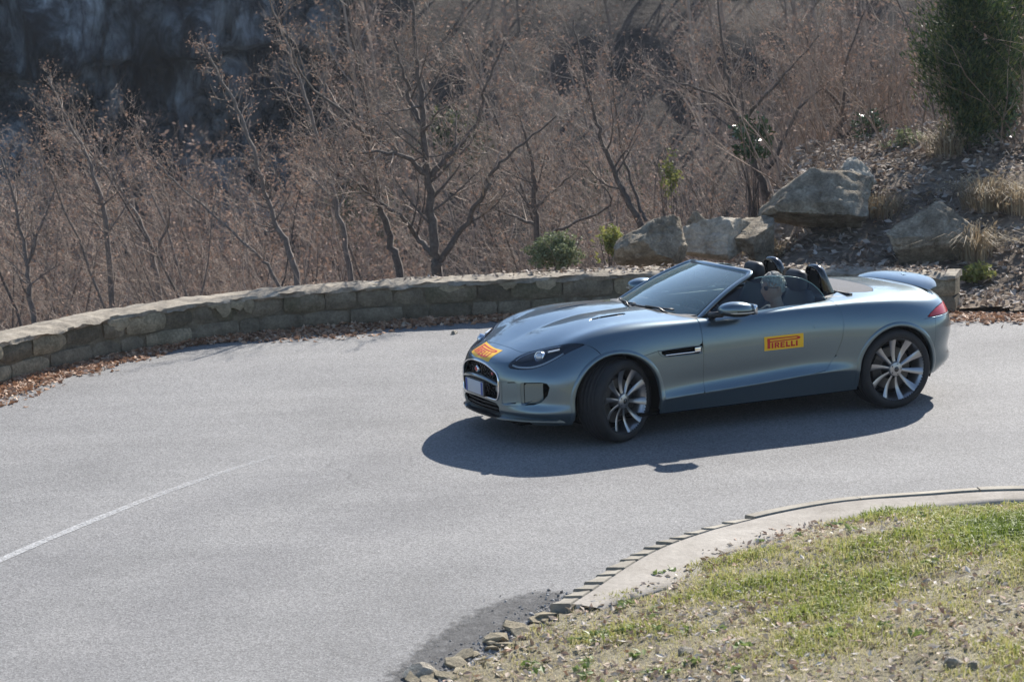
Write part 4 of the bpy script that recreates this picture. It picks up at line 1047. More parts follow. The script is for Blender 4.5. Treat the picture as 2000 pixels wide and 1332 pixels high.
def bspl(P, per, axis):
    """uniform cubic B-spline of control rows along axis, end points interpolated"""
    P = np.moveaxis(np.asarray(P, float), axis, 0); n = len(P)
    Q = np.concatenate([[2 * P[0] - P[1]], P, [2 * P[-1] - P[-2]]])
    out = []
    for i in range(n - 1):
        for k in range(per if np.isscalar(per) else per[i]):
            t = k / (per if np.isscalar(per) else per[i])
            w = np.array([(1 - t) ** 3, 3 * t ** 3 - 6 * t * t + 4, -3 * t ** 3 + 3 * t * t + 3 * t + 1, t ** 3]) / 6
            out.append(w[0] * Q[i] + w[1] * Q[i + 1] + w[2] * Q[i + 2] + w[3] * Q[i + 3])
    w = np.array([1, 4, 1]) / 6
    out.append(w[0] * Q[n - 1] + w[1] * Q[n] + w[2] * Q[n + 1])
    return np.moveaxis(np.array(out), 0, axis)

def net_sharpen(P, it=3, k=0.8):
    P0 = np.array(P, float); C = P0.copy()
    for _ in range(it):
        S = bspl(bspl(C, 1, 0), 1, 1)
        C = C + k * (P0 - S)
    return C

# control stations: rows = centre, ridge, inner, crest, shoulder, upper, mid, lower, flare, under, sill
ST = [
 [(2.175,0,.655)]*4 + [(2.195,0,.63),(2.215,0,.55),(2.215,0,.44),(2.205,0,.34),(2.20,0,.27),(2.175,0,.215),(2.10,0,.15)],
 [(2.11,0,.690),(2.12,.09,.688),(2.14,.17,.678),(2.15,.235,.658),(2.17,.245,.632),(2.19,.25,.55),(2.195,.255,.44),(2.19,.255,.34),(2.185,.255,.27),(2.16,.25,.215),(2.09,.24,.15)],
 [(2.02,0,.715),(2.03,.16,.714),(2.05,.31,.696),(2.065,.425,.668),(2.09,.445,.635),(2.125,.46,.55),(2.13,.47,.44),(2.13,.47,.34),(2.135,.475,.27),(2.11,.47,.215),(2.03,.45,.15)],
 [(1.93,0,.748),(1.93,.23,.748),(1.93,.44,.732),(1.935,.585,.706),(1.955,.64,.662),(2.00,.67,.56),(2.01,.68,.44),(2.01,.68,.34),(2.03,.695,.27),(2.00,.68,.215),(1.93,.65,.15)],
 [(1.79,0,.797),(1.79,.29,.803),(1.78,.53,.787),(1.77,.675,.772),(1.78,.755,.715),(1.83,.82,.58),(1.845,.835,.44),(1.845,.835,.34),(1.86,.845,.27),(1.83,.83,.215),(1.78,.79,.155)],
 [(1.60,0,.858),(1.60,.31,.870),(1.60,.57,.857),(1.60,.72,.852),(1.605,.825,.788),(1.62,.895,.62),(1.635,.91,.45),(1.64,.91,.35),(1.65,.91,.28),(1.63,.90,.225),(1.61,.86,.165)],
 [(1.31,0,.920),(1.31,.31,.934),(1.31,.58,.918),(1.31,.745,.915),(1.31,.865,.845),(1.31,.925,.66),(1.31,.935,.47),(1.31,.935,.35),(1.31,.93,.28),(1.31,.92,.225),(1.31,.88,.17)],
 [(.95,0,.945),(.95,.31,.957),(.95,.60,.936),(.95,.765,.926),(.95,.87,.860),(.95,.913,.67),(.95,.905,.48),(.95,.900,.37),(.95,.915,.30),(.95,.905,.265),(.95,.865,.17)],
 [(.53,0,.950),(.53,.31,.955),(.53,.62,.930),(.53,.785,.912),(.53,.862,.855),(.53,.900,.68),(.53,.888,.50),(.53,.878,.39),(.53,.905,.315),(.53,.895,.285),(.53,.855,.17)],
 [(.0,0,.955),(.0,.31,.955),(.0,.62,.940),(.0,.79,.922),(.0,.862,.868),(.0,.897,.69),(.0,.884,.52),(.0,.872,.41),(.0,.905,.335),(.0,.895,.305),(.0,.855,.17)],
 [(-.45,0,.98),(-.45,.31,.98),(-.45,.62,.960),(-.45,.79,.932),(-.45,.870,.880),(-.45,.910,.70),(-.45,.897,.54),(-.45,.887,.44),(-.45,.915,.36),(-.45,.905,.325),(-.45,.86,.17)],
 [(-.82,0,.975),(-.82,.31,.972),(-.82,.62,.955),(-.82,.775,.937),(-.82,.878,.892),(-.82,.932,.72),(-.82,.928,.55),(-.82,.922,.44),(-.82,.932,.37),(-.82,.92,.325),(-.82,.87,.17)],
 [(-1.05,0,.980),(-1.05,.33,.978),(-1.05,.60,.962),(-1.05,.77,.942),(-1.05,.885,.893),(-1.05,.95,.73),(-1.05,.952,.55),(-1.05,.945,.44),(-1.05,.94,.36),(-1.05,.93,.31),(-1.05,.885,.18)],
 [(-1.33,0,.978),(-1.33,.33,.975),(-1.33,.59,.958),(-1.33,.76,.934),(-1.33,.885,.882),(-1.33,.955,.72),(-1.33,.958,.55),(-1.33,.955,.44),(-1.33,.95,.36),(-1.33,.94,.30),(-1.33,.90,.2)],
 [(-1.60,0,.965),(-1.60,.33,.961),(-1.60,.58,.941),(-1.60,.735,.912),(-1.605,.86,.855),(-1.61,.94,.70),(-1.63,.945,.55),(-1.63,.94,.44),(-1.625,.93,.36),(-1.62,.92,.30),(-1.61,.89,.22)],
 [(-1.80,0,.948),(-1.80,.32,.942),(-1.80,.54,.920),(-1.80,.675,.888),(-1.815,.785,.835),(-1.835,.865,.70),(-1.84,.87,.56),(-1.82,.86,.44),(-1.85,.845,.36),(-1.84,.83,.30),(-1.80,.79,.23)],
 [(-1.97,0,.932),(-1.965,.24,.926),(-1.955,.43,.906),(-1.945,.55,.876),(-1.98,.62,.83),(-2.01,.69,.70),(-2.02,.70,.56),(-1.99,.69,.44),(-2.03,.665,.36),(-2.01,.65,.30),(-1.95,.61,.24)],
 [(-2.06,0,.917),(-2.055,.12,.914),(-2.045,.22,.906),(-2.04,.30,.885),(-2.085,.34,.83),(-2.12,.37,.70),(-2.125,.375,.56),(-2.10,.37,.44),(-2.14,.36,.36),(-2.11,.35,.30),(-2.04,.33,.24)],
 [(-2.085,0,.90)]*4 + [(-2.12,0,.83),(-2.16,0,.70),(-2.165,0,.56),(-2.14,0,.44),(-2.18,0,.36),(-2.15,0,.30),(-2.07,0,.24)],
]
NET = net_sharpen(np.array(ST, float))
PU, PV = 12, 9
G = bspl(bspl(NET, PU, 0), PV, 1)              # (nu, nv, 3) left half
G[:, 0, 1] = 0.0; G[0, :, 1] = 0.0; G[-1, :, 1] = 0.0
G[:, :, 1] = np.maximum(G[:, :, 1], 0)
NU, NV = G.shape[:2]
def grid_normals(G):
    F_ = G.copy()
    du = np.gradient(F_, axis=0); dv = np.gradient(F_, axis=1)
    # ghost-mirror the centre line so that the normal there has no y
    N = np.cross(dv, du)
    ln = np.linalg.norm(N, axis=2, keepdims=True)
    N = N / np.maximum(ln, 1e-12)
    N[:, 0, 1] = 0; N[0, :, 1] = 0; N[-1, :, 1] = 0
    # repair degenerate ends
    for e, q in ((0, 2), (-1, -3)):
        bad = ln[e, :, 0] < 1e-7
        N[e, bad] = N[q, bad]; N[e, bad, 1] = 0
    N /= np.maximum(np.linalg.norm(N, axis=2, keepdims=True), 1e-9)
    return N
GN = grid_normals(G)
if GN[NU // 3, NV // 2, 1] < 0: GN = -GN
for _u in range(4):                               # smooth the pole at the nose and tail
    GN[_u, :24] = GN[5, :24]; GN[-1 - _u, :24] = GN[-6, :24]
GN[:4, :, 1] *= np.array([0, .25, .5, .75])[:, None]; GN[-4:, :, 1] *= np.array([.75, .5, .25, 0])[:, None]
GN /= np.linalg.norm(GN, axis=2, keepdims=True)
_idx = np.arange(NU * NV).reshape(NU, NV)
QUADS = np.stack([_idx[:-1, :-1], _idx[1:, :-1], _idx[1:, 1:], _idx[:-1, 1:]], -1).reshape(-1, 4)
BV, BN = G.reshape(-1, 3), GN.reshape(-1, 3)
_fn = np.cross(BV[QUADS[:, 2]] - BV[QUADS[:, 0]], BV[QUADS[:, 3]] - BV[QUADS[:, 1]])
if (_fn * BN[QUADS[:, 0]]).sum() < 0: QUADS = QUADS[:, ::-1].copy()
_bv2 = np.concatenate([BV, BV * [1, -1, 1]]); _q2 = np.concatenate([QUADS, QUADS[:, ::-1] + len(BV)])
BVH = BVHTree.FromPolygons([tuple(v) for v in _bv2], [tuple(int(i) for i in q) for q in _q2])

def hit(o, d):
    h = BVH.ray_cast(Vector(o), Vector(d).normalized(), 20)
    return h[0], h[1]
def on_side(x, z, off=0.0, s=1):
    p, n = hit((x, 3 * s, z), (0, -s, 0))
    if p is None: return None
    if n.y * s < 0: n = -n
    return p + n * off, n
def on_top(x, y, off=0.0):
    p, n = hit((x, y, 3), (0, 0, -1))
    if n.z < 0: n = -n
    return p + n * off, n
def on_front(y, z, off=0.0, d=1):
    p, n = hit((4 * d, y, z), (-d, 0, 0))
    if n.x * d < 0: n = -n
    return p + n * off, n

def clip(mesh, f):
    """keep the part of (V,N,F) where f(V) > 0"""
    V, N, F = mesh
    s = f(V)
    keep = []; cut = []
    for q in F:
        p = [s[i] > 0 for i in q]
        if all(p): keep.append(list(q))
        elif any(p): cut.append(q)
    V = list(map(tuple, V)); N = list(map(tuple, N)); cache = {}
    for q in cut:
        out = []
        m = len(q)
        for k in range(m):
            a, b = q[k], q[(k + 1) % m]
            if s[a] > 0: out.append(a)
            if (s[a] > 0) != (s[b] > 0):
                key = (min(a, b), max(a, b))
                if key not in cache:
                    t = s[a] / (s[a] - s[b]); t = min(max(t, 0.0), 1.0)
                    va, vb = np.array(V[a]), np.array(V[b]); na, nb = np.array(N[a]), np.array(N[b])
                    V.append(tuple(va + t * (vb - va))); nn = na + t * (nb - na); N.append(tuple(nn / max(np.linalg.norm(nn), 1e-9)))
                    cache[key] = len(V) - 1
                out.append(cache[key])
        if len(out) >= 3: keep.append(out)
    # compact
    used = sorted({i for q in keep for i in q}); mp = {o: n for n, o in enumerate(used)}
    V = np.array([V[i] for i in used]).reshape(-1, 3); N = np.array([N[i] for i in used]).reshape(-1, 3)
    return V, N, [[mp[i] for i in q] for q in keep]

def side_field(poly, sgn, gap, cond=None):
    """poly in (x,z); sgn=+1 keeps outside, -1 keeps inside"""
    def f(V):
        d = poly_sd(V[:, [0, 2]], poly)
        return sgn * d - gap
    return f
def top_field(poly, sgn, gap):
    return lambda V: sgn * poly_sd(V[:, [0, 1]], poly) - gap
def front_field(poly, sgn, gap):
    return lambda V: np.where(V[:, 0] > 1.2, sgn * poly_sd(V[:, [1, 2]], poly) - gap, 1.0 if sgn > 0 else -1.0)

HALF = (BV.copy(), BN.copy(), [list(map(int, q)) for q in QUADS])

def panel(name, mesh, mats, parent, side=1, both=False, rim=0.014):
    """make a body panel with its own inward-turned edge; both = mirrored across the centre line"""
    V, N, F = mesh
    V = np.array(V); N = np.array(N)
    # border edges
    cnt = {}
    for q in F:
        for k in range(len(q)):
            e = (q[k], q[(k + 1) % len(q)]); cnt[e] = cnt.get(e, 0) + 1
    border = [e for e in cnt if (e[1], e[0]) not in cnt]
    border = [e for e in border if not (abs(V[e[0]][1]) < 1e-6 and abs(V[e[1]][1]) < 1e-6)]
    V2 = list(map(tuple, V)); N2 = list(map(tuple, N)); F2 = [list(q) for q in F]; mp = {}
    top = {}
    for a, b in border:
        for i in (a, b):
            if i not in mp:
                V2.append(tuple(V[i])); N2.append(tuple(N[i])); top[i] = len(V2) - 1
                V2.append(tuple(V[i] - N[i] * rim)); N2.append(tuple(N[i])); mp[i] = len(V2) - 1
        F2.append([top[b], top[a], mp[a], mp[b]])
    nmain = len(F)
    V2 = np.array(V2); N2 = np.array(N2)
    if side < 0:
        V2 = V2 * [1, -1, 1]; N2 = N2 * [1, -1, 1]; F2 = [q[::-1] for q in F2]
    if both:
        # weld along y=0
        off = len(V2); Vm = V2 * [1, -1, 1]; Nm = N2 * [1, -1, 1]
        remap = {i: (i if abs(V2[i][1]) < 1e-6 else i + off) for i in range(off)}
        F2 = F2 + [[remap[i] for i in q[::-1]] for q in F2]
        V2 = np.concatenate([V2, Vm]); N2 = np.concatenate([N2, Nm])
    F2 = [q for q in ([i for k, i in enumerate(q) if i != q[k - 1]] for q in F2) if len(q) >= 3]
    me = mesh_np(name, V2, F2, True)
    if len(me.vertices) == len(N2):
        me.normals_split_custom_set_from_vertices([tuple(n) for n in N2])
    return rolled(link(name, me, mats, parent))

def rolled(o):
    """body leans with the corner: child of the car root, rotated about the car's long axis"""
    a = BODY_ROLL
    o.rotation_euler = (a, 0, 0)
    o.location = (0, ROLL_Z * math.sin(a), ROLL_Z * (1 - math.cos(a)))
    return o
# ------------------------------------------------------------------ car materials
def paint_mat():
    m, nt, b = new_mat('grey_blue_metallic_paint')
    b.inputs['Metallic'].default_value = 0.88; b.inputs['Roughness'].default_value = 0.36
    b.inputs['Coat Weight'].default_value = 1.0; b.inputs['Coat Roughness'].default_value = 0.035
    tc = nt.nodes.new('ShaderNodeTexCoord')
    v = nt.nodes.new('ShaderNodeTexNoise'); v.inputs['Scale'].default_value = 900; v.inputs['Detail'].default_value = 1
    nt.links.new(tc.outputs['Object'], v.inputs['Vector'])
    r = nt.nodes.new('ShaderNodeValToRGB')
    r.color_ramp.elements[0].color = (0.106, 0.150, 0.174, 1); r.color_ramp.elements[1].color = (0.158, 0.210, 0.236, 1)
    r.color_ramp.elements[0].position = .35; r.color_ramp.elements[1].position = .65
    nt.links.new(v.outputs[0], r.inputs[0]); nt.links.new(r.outputs[0], b.inputs['Base Color'])
    # faint road dust low on the body
    n2 = nt.nodes.new('ShaderNodeTexNoise'); n2.inputs['Scale'].default_value = 3.0; n2.inputs['Detail'].default_value = 8
    nt.links.new(tc.outputs['Object'], n2.inputs['Vector'])
    mr = nt.nodes.new('ShaderNodeMapRange'); mr.inputs['To Min'].default_value = 0.27; mr.inputs['To Max'].default_value = 0.33
    nt.links.new(n2.outputs[0], mr.inputs['Value']); nt.links.new(mr.outputs[0], b.inputs['Roughness'])
    return m
def glass_mat(name, tint, rough=0.0, boost=1.0, sky_glare=0.0):
    m = bpy.data.materials.new(name); m.use_nodes = True; nt = m.node_tree
    nt.nodes.remove(nt.nodes['Principled BSDF']); out = nt.nodes['Material Output']
    tr = nt.nodes.new('ShaderNodeBsdfTransparent'); tr.inputs[0].default_value = (*tint, 1)
    gl = nt.nodes.new('ShaderNodeBsdfGlossy'); gl.inputs['Roughness'].default_value = rough
    fr = nt.nodes.new('ShaderNodeFresnel'); fr.inputs[0].default_value = 1.5
    mu = nt.nodes.new('ShaderNodeMath'); mu.operation = 'MULTIPLY'; mu.inputs[1].default_value = boost; mu.use_clamp = True
    mx = nt.nodes.new('ShaderNodeMixShader')
    nt.links.new(fr.outputs[0], mu.inputs[0]); nt.links.new(mu.outputs[0], mx.inputs[0])
    nt.links.new(tr.outputs[0], mx.inputs[1]); nt.links.new(gl.outputs[0], mx.inputs[2]); nt.links.new(mx.outputs[0], out.inputs[0])
    if sky_glare > 0:                       # teal diffuse layer paints the bright sky reflection onto the glass
        tl = nt.nodes.new('ShaderNodeBsdfDiffuse'); tl.inputs[0].default_value = (.42, .66, .72, 1)
        m2 = nt.nodes.new('ShaderNodeMixShader'); m2.inputs[0].default_value = sky_glare
        nt.links.new(mx.outputs[0], m2.inputs[1]); nt.links.new(tl.outputs[0], m2.inputs[2]); nt.links.new(m2.outputs[0], out.inputs[0])
    return m
M_PAINT = paint_mat()
M_BLACK = mat('black_plastic', (.012, .012, .013), .45)
M_GLOSS = mat('gloss_black', (.008, .008, .009), .12, coat=.6)
M_DARK = mat('dark_cavity', (.004, .004, .004), .9, spec=.1)
M_CHROME = mat('chrome', (.75, .76, .78), .12, 1.0)
M_SILVER = mat('alloy_silver', (.38, .38, .385), .32, .9, coat=.5, var=.08, vscale=30)
M_STEEL = mat('brake_steel', (.30, .29, .28), .4, .9, bump=.2, bscale=120)
M_TYRE = mat('tyre_rubber', (.014, .014, .015), .72, var=.25, vscale=14, bump=.15, bscale=160)
M_LEATHER = mat('black_leather', (.016, .016, .018), .5, bump=.15, bscale=200)
M_LEATHER2 = mat('dash_leather', (.030, .032, .034), .55, bump=.2, bscale=220)
M_FABRIC = mat('hood_fabric', (.06, .058, .062), .9, bump=.3, bscale=400, sheen=.3)
M_GLASS = glass_mat('windscreen_glass', (.80, .90, .88), boost=1.9, sky_glare=.13)
M_SGLASS = glass_mat('side_glass', (.72, .87, .85), boost=1.5)
M_LENS = glass_mat('lamp_lens', (.93, .95, .96))
M_RED = mat('tail_lamp_red', (.42, .004, .008), .22, coat=.25)
M_YEL = mat('sticker_yellow', (.82, .46, .015), .4)
M_REDP = mat('sticker_red', (.52, .022, .014), .4)
M_WHITE = mat('plate_white', (.46, .49, .54), .4, var=.05)
M_BLUE = mat('plate_blue', (.02, .06, .28), .4)
M_LAMPH = mat('lamp_housing', (.035, .048, .065), .18, .4)
M_LED = mat('daytime_strip', (.75, .78, .82), .2, .2)
M_AMBER = mat('mirror_lamp', (.55, .50, .42), .2, coat=1)

CAR = empty('sports_car', (CAR_X, CAR_Y, 0), math.pi + CAR_YAW)
tag(CAR, 'grey-blue open-top two-seat sports car cornering on the asphalt with yellow stickers', 'car')

# ------------------------------------------------------------------ body panels
ARCH_F = (1.330, 0.322, 0.393)
ARCH_R = (-1.318, 0.320, 0.374)
def arch_field(V):
    a = np.hypot(V[:, 0] - ARCH_F[0], V[:, 2] - ARCH_F[1]) - ARCH_F[2]
    b = np.hypot(V[:, 0] - ARCH_R[0], V[:, 2] - ARCH_R[1]) - ARCH_R[2]
    # straight-sided below the axle
    a2 = np.where(V[:, 2] < ARCH_F[1], np.abs(V[:, 0] - ARCH_F[0]) - ARCH_F[2], a)
    b2 = np.where(V[:, 2] < ARCH_R[1], np.abs(V[:, 0] - ARCH_R[0]) - ARCH_R[2], b)
    return np.minimum(a2, b2)
def below(poly):
    """field: z - zline(x)"""
    p = np.array(sorted(poly)); return lambda V: V[:, 2] - np.interp(V[:, 0], p[:, 0], p[:, 1])

HOOD_TOP = [(1.958, -.3), (1.960, .04), (1.962, .30), (1.955, .40), (1.90, .478), (1.80, .575), (1.71, .692), (1.62, .79), (1.52, .86), (1.42, .93), (1.42, 1.1), (.535, 1.1),
            (.535, .80), (.60, .70), (.685, .52), (.735, .3), (.755, 0), (.755, -.3)]
SEAM_Z = [(2.5, -1), (1.4201, -1), (1.42, .695), (1.30, .69), (1.12, .668), (.95, .700), (.535, .706), (.4, .706)]
seam = below([(2.5, .69), (1.42, .695), (1.30, .69), (1.12, .668), (.95, .700), (.535, .706), (.4, .706)])
SILL_L = [(1.2, .250), (.95, .262), (.53, .298), (0, .322), (-.5, .357), (-.621, .374), (-.723, .486), (-1.2, .498)]
sill = below(SILL_L)
DOOR = [(.532, 1.2), (.532, .59), (.530, .298), (0, .322), (-.5, .357), (-.621, .374), (-.723, .491), (-.779, .626), (-.804, .748), (-.799, .856), (-.775, .915), (-.765, 1.2)]
COCK = [(.70, -.3), (.70, .0), (.685, .30), (.62, .54), (.47, .735), (.2, .762), (-.3, .765), (-.66, .765), (-.735, .74), (-.80, .66), (-.87, .60), (-1.0, .50), (-1.02, 0), (-1.02, -.3)]
TONN = [(-1.02, -.3), (-1.02, 0), (-1.005, .50), (-1.09, .585), (-1.20, .62), (-1.29, .61), (-1.36, .50), (-1.40, .32), (-1.415, 0), (-1.415, -.3)]
BOOT = [(-1.43, -.3), (-1.43, 0), (-1.42, .32), (-1.385, .50), (-1.42, .56), (-1.60, .585), (-1.80, .57), (-2.00, .53), (-2.2, .50), (-2.2, -.3)]
E1 = np.array((-1, 1, 0)) / math.sqrt(2); EN = np.array((1, 1, .9)) / math.sqrt(2.81); E2 = np.cross(EN, E1)
HL3 = np.array([(2.102,.440,.630),(2.071,.512,.616),(2.003,.619,.621),(1.931,.687,.643),(1.849,.733,.679),(1.724,.781,.745),(1.585,.822,.806),(1.61,.790,.817),(1.71,.694,.804),(1.801,.573,.774),(1.904,.476,.739),(1.987,.432,.708),(2.062,.432,.669)])
_hl2 = np.stack([HL3 @ E1, HL3 @ E2], 1)
_hl2 = catmull(_hl2, 4, closed=True)
def hl_field(sgn, gap):
    def f(V):
        d = poly_sd(np.stack([V @ E1, V @ E2], 1), _hl2)
        ok = (V[:, 0] > 1.45) & (V[:, 1] > .38) & (V[:, 2] > .5)
        return np.where(ok, sgn * d - gap, 1.0 if sgn > 0 else -1.0)
    return f
GRILLE = [(-.1, .634), (0, .634), (.10, .630), (.20, .616), (.30, .584), (.345, .560), (.368, .525), (.374, .46), (.370, .395), (.355, .358), (.325, .345), (.2, .352), (0, .358), (-.1, .358)]
LOWIN = [(-.1, .334), (0, .334), (.20, .328), (.325, .318), (.368, .290), (.362, .235), (.345, .215), (.2, .198), (0, .194), (-.1, .194)]
IN1 = [(.405, .500), (.545, .515), (.565, .500), (.562, .360), (.545, .332), (.425, .312), (.402, .33)]
IN2 = [(.592, .512), (.745, .522), (.782, .512), (.797, .478), (.785, .415), (.745, .356), (.700, .335), (.605, .324), (.592, .345)]
LAMP = [(-1.630, .733), (-1.69, .765), (-1.78, .797), (-1.88, .812), (-1.98, .812), (-2.2, .800), (-2.2, .722), (-1.96, .731), (-1.80, .733)]
VENT = [(.955, .690), (.90, .700), (.632, .706), (.556, .700), (.548, .690), (.548, .648), (.560, .640), (.879, .644)]
LOUV = [(1.372, .368), (1.362, .352), (1.20, .336), (.99, .334), (.978, .350), (.985, .402), (1.02, .410), (1.25, .390)]
def lamp_field(sgn, gap):
    return lambda V: np.where((V[:, 0] < -1.5) & (V[:, 1] > .45), sgn * poly_sd(V[:, [0, 2]], LAMP) - gap, 1.0 if sgn > 0 else -1.0)
def xbox(a, b):                       # keeps a < x < b
    return lambda V: np.minimum(V[:, 0] - a, b - V[:, 0])
def fmin(*fs): return lambda V: np.min([f(V) for f in fs], axis=0)
def fmax(*fs): return lambda V: np.max([f(V) for f in fs], axis=0)
GAP = 0.0028

BASE = clip(HALF, arch_field)
hood_in = fmin(top_field(HOOD_TOP, -1, GAP), lambda V: seam(V) - GAP)
hood_out = fmax(top_field(HOOD_TOP, 1, GAP), lambda V: -seam(V) - GAP)

_h = clip(BASE, hood_in)
_h = clip(_h, hl_field(1, GAP)); _h = clip(_h, top_field(LOUV, 1, 0)); _h = clip(_h, side_field(VENT, 1, 0))
HOODP = panel('bonnet', _h, M_PAINT, CAR, both=True)

_b = clip(clip(BASE, xbox(1.31, 9)), hood_out)
_b = clip(_b, hl_field(1, GAP)); _b = clip(_b, front_field(GRILLE, 1, 0)); _b = clip(_b, front_field(LOWIN, 1, 0))
_b = clip(_b, front_field(IN1, 1, 0)); _b = clip(_b, front_field(IN2, 1, 0))
BUMP = panel('front_bumper', _b, M_PAINT, CAR, both=True, rim=.02)

_cow = clip(clip(BASE, top_field(HOOD_TOP, 1, GAP)), top_field(COCK, 1, 0))
_cow = clip(_cow, fmin(xbox(.40, .80), lambda V: V[:, 2] - .86, lambda V: .79 - V[:, 1]))
COWL = panel('cowl', _cow, M_BLACK, CAR, both=True)

_fe = clip(BASE, fmin(xbox(.532 + GAP, 1.31), lambda V: -seam(V) - GAP, lambda V: sill(V) - .001))
_fe = clip(_fe, side_field(VENT, 1, 0))
_do = clip(clip(BASE, side_field(DOOR, -1, GAP)), top_field(COCK, 1, 0.004))
_do = clip(_do, lambda V: sill(V) - .0015)
_si = clip(BASE, fmin(xbox(-1.2, 1.31), lambda V: -sill(V) - .0015))
rear_zone = fmin(lambda V: -.3 - V[:, 0], fmax(side_field(DOOR, 1, GAP), top_field(COCK, 1, 99)), fmax(lambda V: sill(V) - .002, lambda V: -1.2 - V[:, 0]))
_re = clip(clip(BASE, rear_zone), top_field(COCK, 1, 0.004))
_re = clip(_re, top_field(TONN, 1, GAP)); _re = clip(_re, lamp_field(1, GAP))
def bump_line(V):   # rear bumper: behind and below this
    return np.minimum(-1.705 - V[:, 0] - 0.10 * (V[:, 2] - .5), .722 - V[:, 2])
_boot = clip(clip(BASE, top_field(BOOT, -1, GAP)), lambda V: V[:, 2] - .845)
_rb = clip(_re, lambda V: bump_line(V) - .0022)
_re = clip(_re, lambda V: -bump_line(V) - .0022)
boot_in = fmin(top_field(BOOT, -1, -GAP), lambda V: V[:, 2] - .840)
_re = clip(_re, lambda V: -boot_in(V))
REARP = panel('rear_quarter', _re, M_PAINT, CAR, both=True)
panel('rear_bumper', _rb, M_PAINT, CAR, both=True)
BOOTP = panel('boot_lid', _boot, M_PAINT, CAR, both=True)
_to = clip(BASE, top_field(TONN, -1, GAP))
panel('folded_soft_top', _to, M_FABRIC, CAR, both=True)
DOORS = []
for s in (1, -1):
    panel('front_fender', _fe, M_PAINT, CAR, s)
    d = panel('door', _do, M_PAINT, CAR, s); DOORS.append(d)
    panel('side_sill', _si, M_PAINT, CAR, s)
    _l = clip(BASE, lamp_field(-1, GAP))
    t = panel('tail_lamp', _l, M_RED, CAR, s)
    # thin bright edge under the lamp
    pts = [on_side(x, z, .003, s)[0] for x, z in [(-1.60, .722), (-1.70, .7225), (-1.80, .7225), (-1.90, .7225), (-1.965, .7225)] if on_side(x, z, 0, s)]
    mb = MB(); mb.tube(pts, [.002] + [.004] * (len(pts) - 2) + [.003], 6); mb.build('lamp_trim', M_PAINT, t)

# dark inner shell behind every gap
Vi = BASE[0] - BASE[1] * .022
_inn = clip((Vi, BASE[1], BASE[2]), top_field(COCK, 1, 0.015))
_inn = clip(_inn, front_field(GRILLE, 1, 0)); _inn = clip(_inn, front_field(LOWIN, 1, 0)); _inn = clip(_inn, front_field(IN1, 1, -.01)); _inn = clip(_inn, front_field(IN2, 1, -.01))
_inn = clip(_inn, hl_field(1, .0)); _inn = clip(_inn, arch_field)
panel('inner_shell', _inn, M_DARK, CAR, both=True, rim=.01)

def on_car(o): return rolled(o)

# under-floor
mb = MB(); mb.box((0.0, 0, .165), (3.3, 1.62, .03), bev=.01); mb.box((1.78, 0, .17), (.62, 1.2, .03), bev=.01); on_car(mb.build('underbody', M_DARK, CAR))
# wheel wells
for (cx, cz, r) in (ARCH_F, ARCH_R):
    for s in (1, -1):
        prof = []
        V = []; F = []; n = 40
        for k in range(n + 1):
            a = math.pi * k / n
            for yy in (.875 if cx > 0 else .90, .50):
                V.append((cx + (r + .004) * math.cos(a), s * yy, cz + (r + .004) * math.sin(a)))
        F = [[2 * k, 2 * k + 1, 2 * k + 3, 2 * k + 2] for k in range(n)]
        c0 = len(V)
        for k in range(n + 1):
            a = math.pi * k / n; V.append((cx + (r + .004) * math.cos(a), s * .50, cz + (r + .004) * math.sin(a)))
        F.append([c0 + k for k in range(n + 1)])
        V += [(cx + (r + .004), s * .86, .20), (cx + (r + .004), s * .5, .20), (cx - (r + .004), s * .86, .20), (cx - (r + .004), s * .5, .20)]
        c1 = len(V) - 4
        F += [[0, 1, c1 + 1, c1], [2 * n, 2 * n + 1, c1 + 3, c1 + 2]]
        mb = MB(); mb.add(V, F); on_car(mb.build('wheel_arch_liner', M_DARK, CAR, smooth=False))

# rolled lip round each wheel arch
for (cx, cz, r) in (ARCH_F, ARCH_R):
    for s in (1, -1):
        V = []; F = []; n = 0
        for k in range(0, 57):
            a = math.pi * (-.10 + 1.20 * k / 56); ca, sa = math.cos(a), math.sin(a)
            ring_ = []
            for rr, off in ((r + .034, .0012), (r + .026, .006), (r + .004, .010), (r - .004, .006), (r - .004, -.03)):
                x = cx + rr * (ca if sa > 0 else math.copysign(1, ca)); z = cz + rr * sa
                h = on_side(x, max(z, .185), off, s)
                ring_.append(h[0] if h else None)
            if any(q is None for q in ring_): continue
            V += ring_; n += 1
        for i in range(n - 1): F += [[5 * i + k, 5 * i + k + 1, 5 * i + 5 + k + 1, 5 * i + 5 + k] for k in range(4)]
        mb = MB(); mb.add(V, F); on_car(mb.build('wheel_arch_lip', M_PAINT, CAR))
# ------------------------------------------------------------------ grille, plate, intakes
def cavity(name, poly, depth, parent, mats=M_DARK, sgn=1, taper=.9, xoff=0.0):
    """a dark box behind a hole in the front"""
    P = [(y * sgn, z) for y, z in poly]
    V = []; n = len(P); cy = sum(p[0] for p in P) / n; cz = sum(p[1] for p in P) / n
    for y, z in P:
        q = on_front(y, z); V.append((q[0].x - .001, y, z))
    for y, z in P:
        q = on_front(y, z); V.append((q[0].x - depth, cy + (y - cy) * taper, cz + (z - cz) * taper))
    F = [[i, (i + 1) % n, n + (i + 1) % n, n + i] for i in range(n)] + [list(range(n, 2 * n))]
    mb = MB(); mb.add(V, F); return on_car(mb.build(name, mats, parent, smooth=False))
full = lambda poly: [p for p in poly if p[0] > 0.001] + [(0, [q for q in poly if q[0] == 0][-1][1])] + [(-p[0], p[1]) for p in reversed(poly) if p[0] > 0.001] + [(0, [q for q in poly if q[0] == 0][0][1])]
GR = full(GRILLE)
g = cavity('grille', GR, .14, CAR)
ring = catmull([on_front(y, z, .002)[0] for y, z in GR], 4, closed=True)
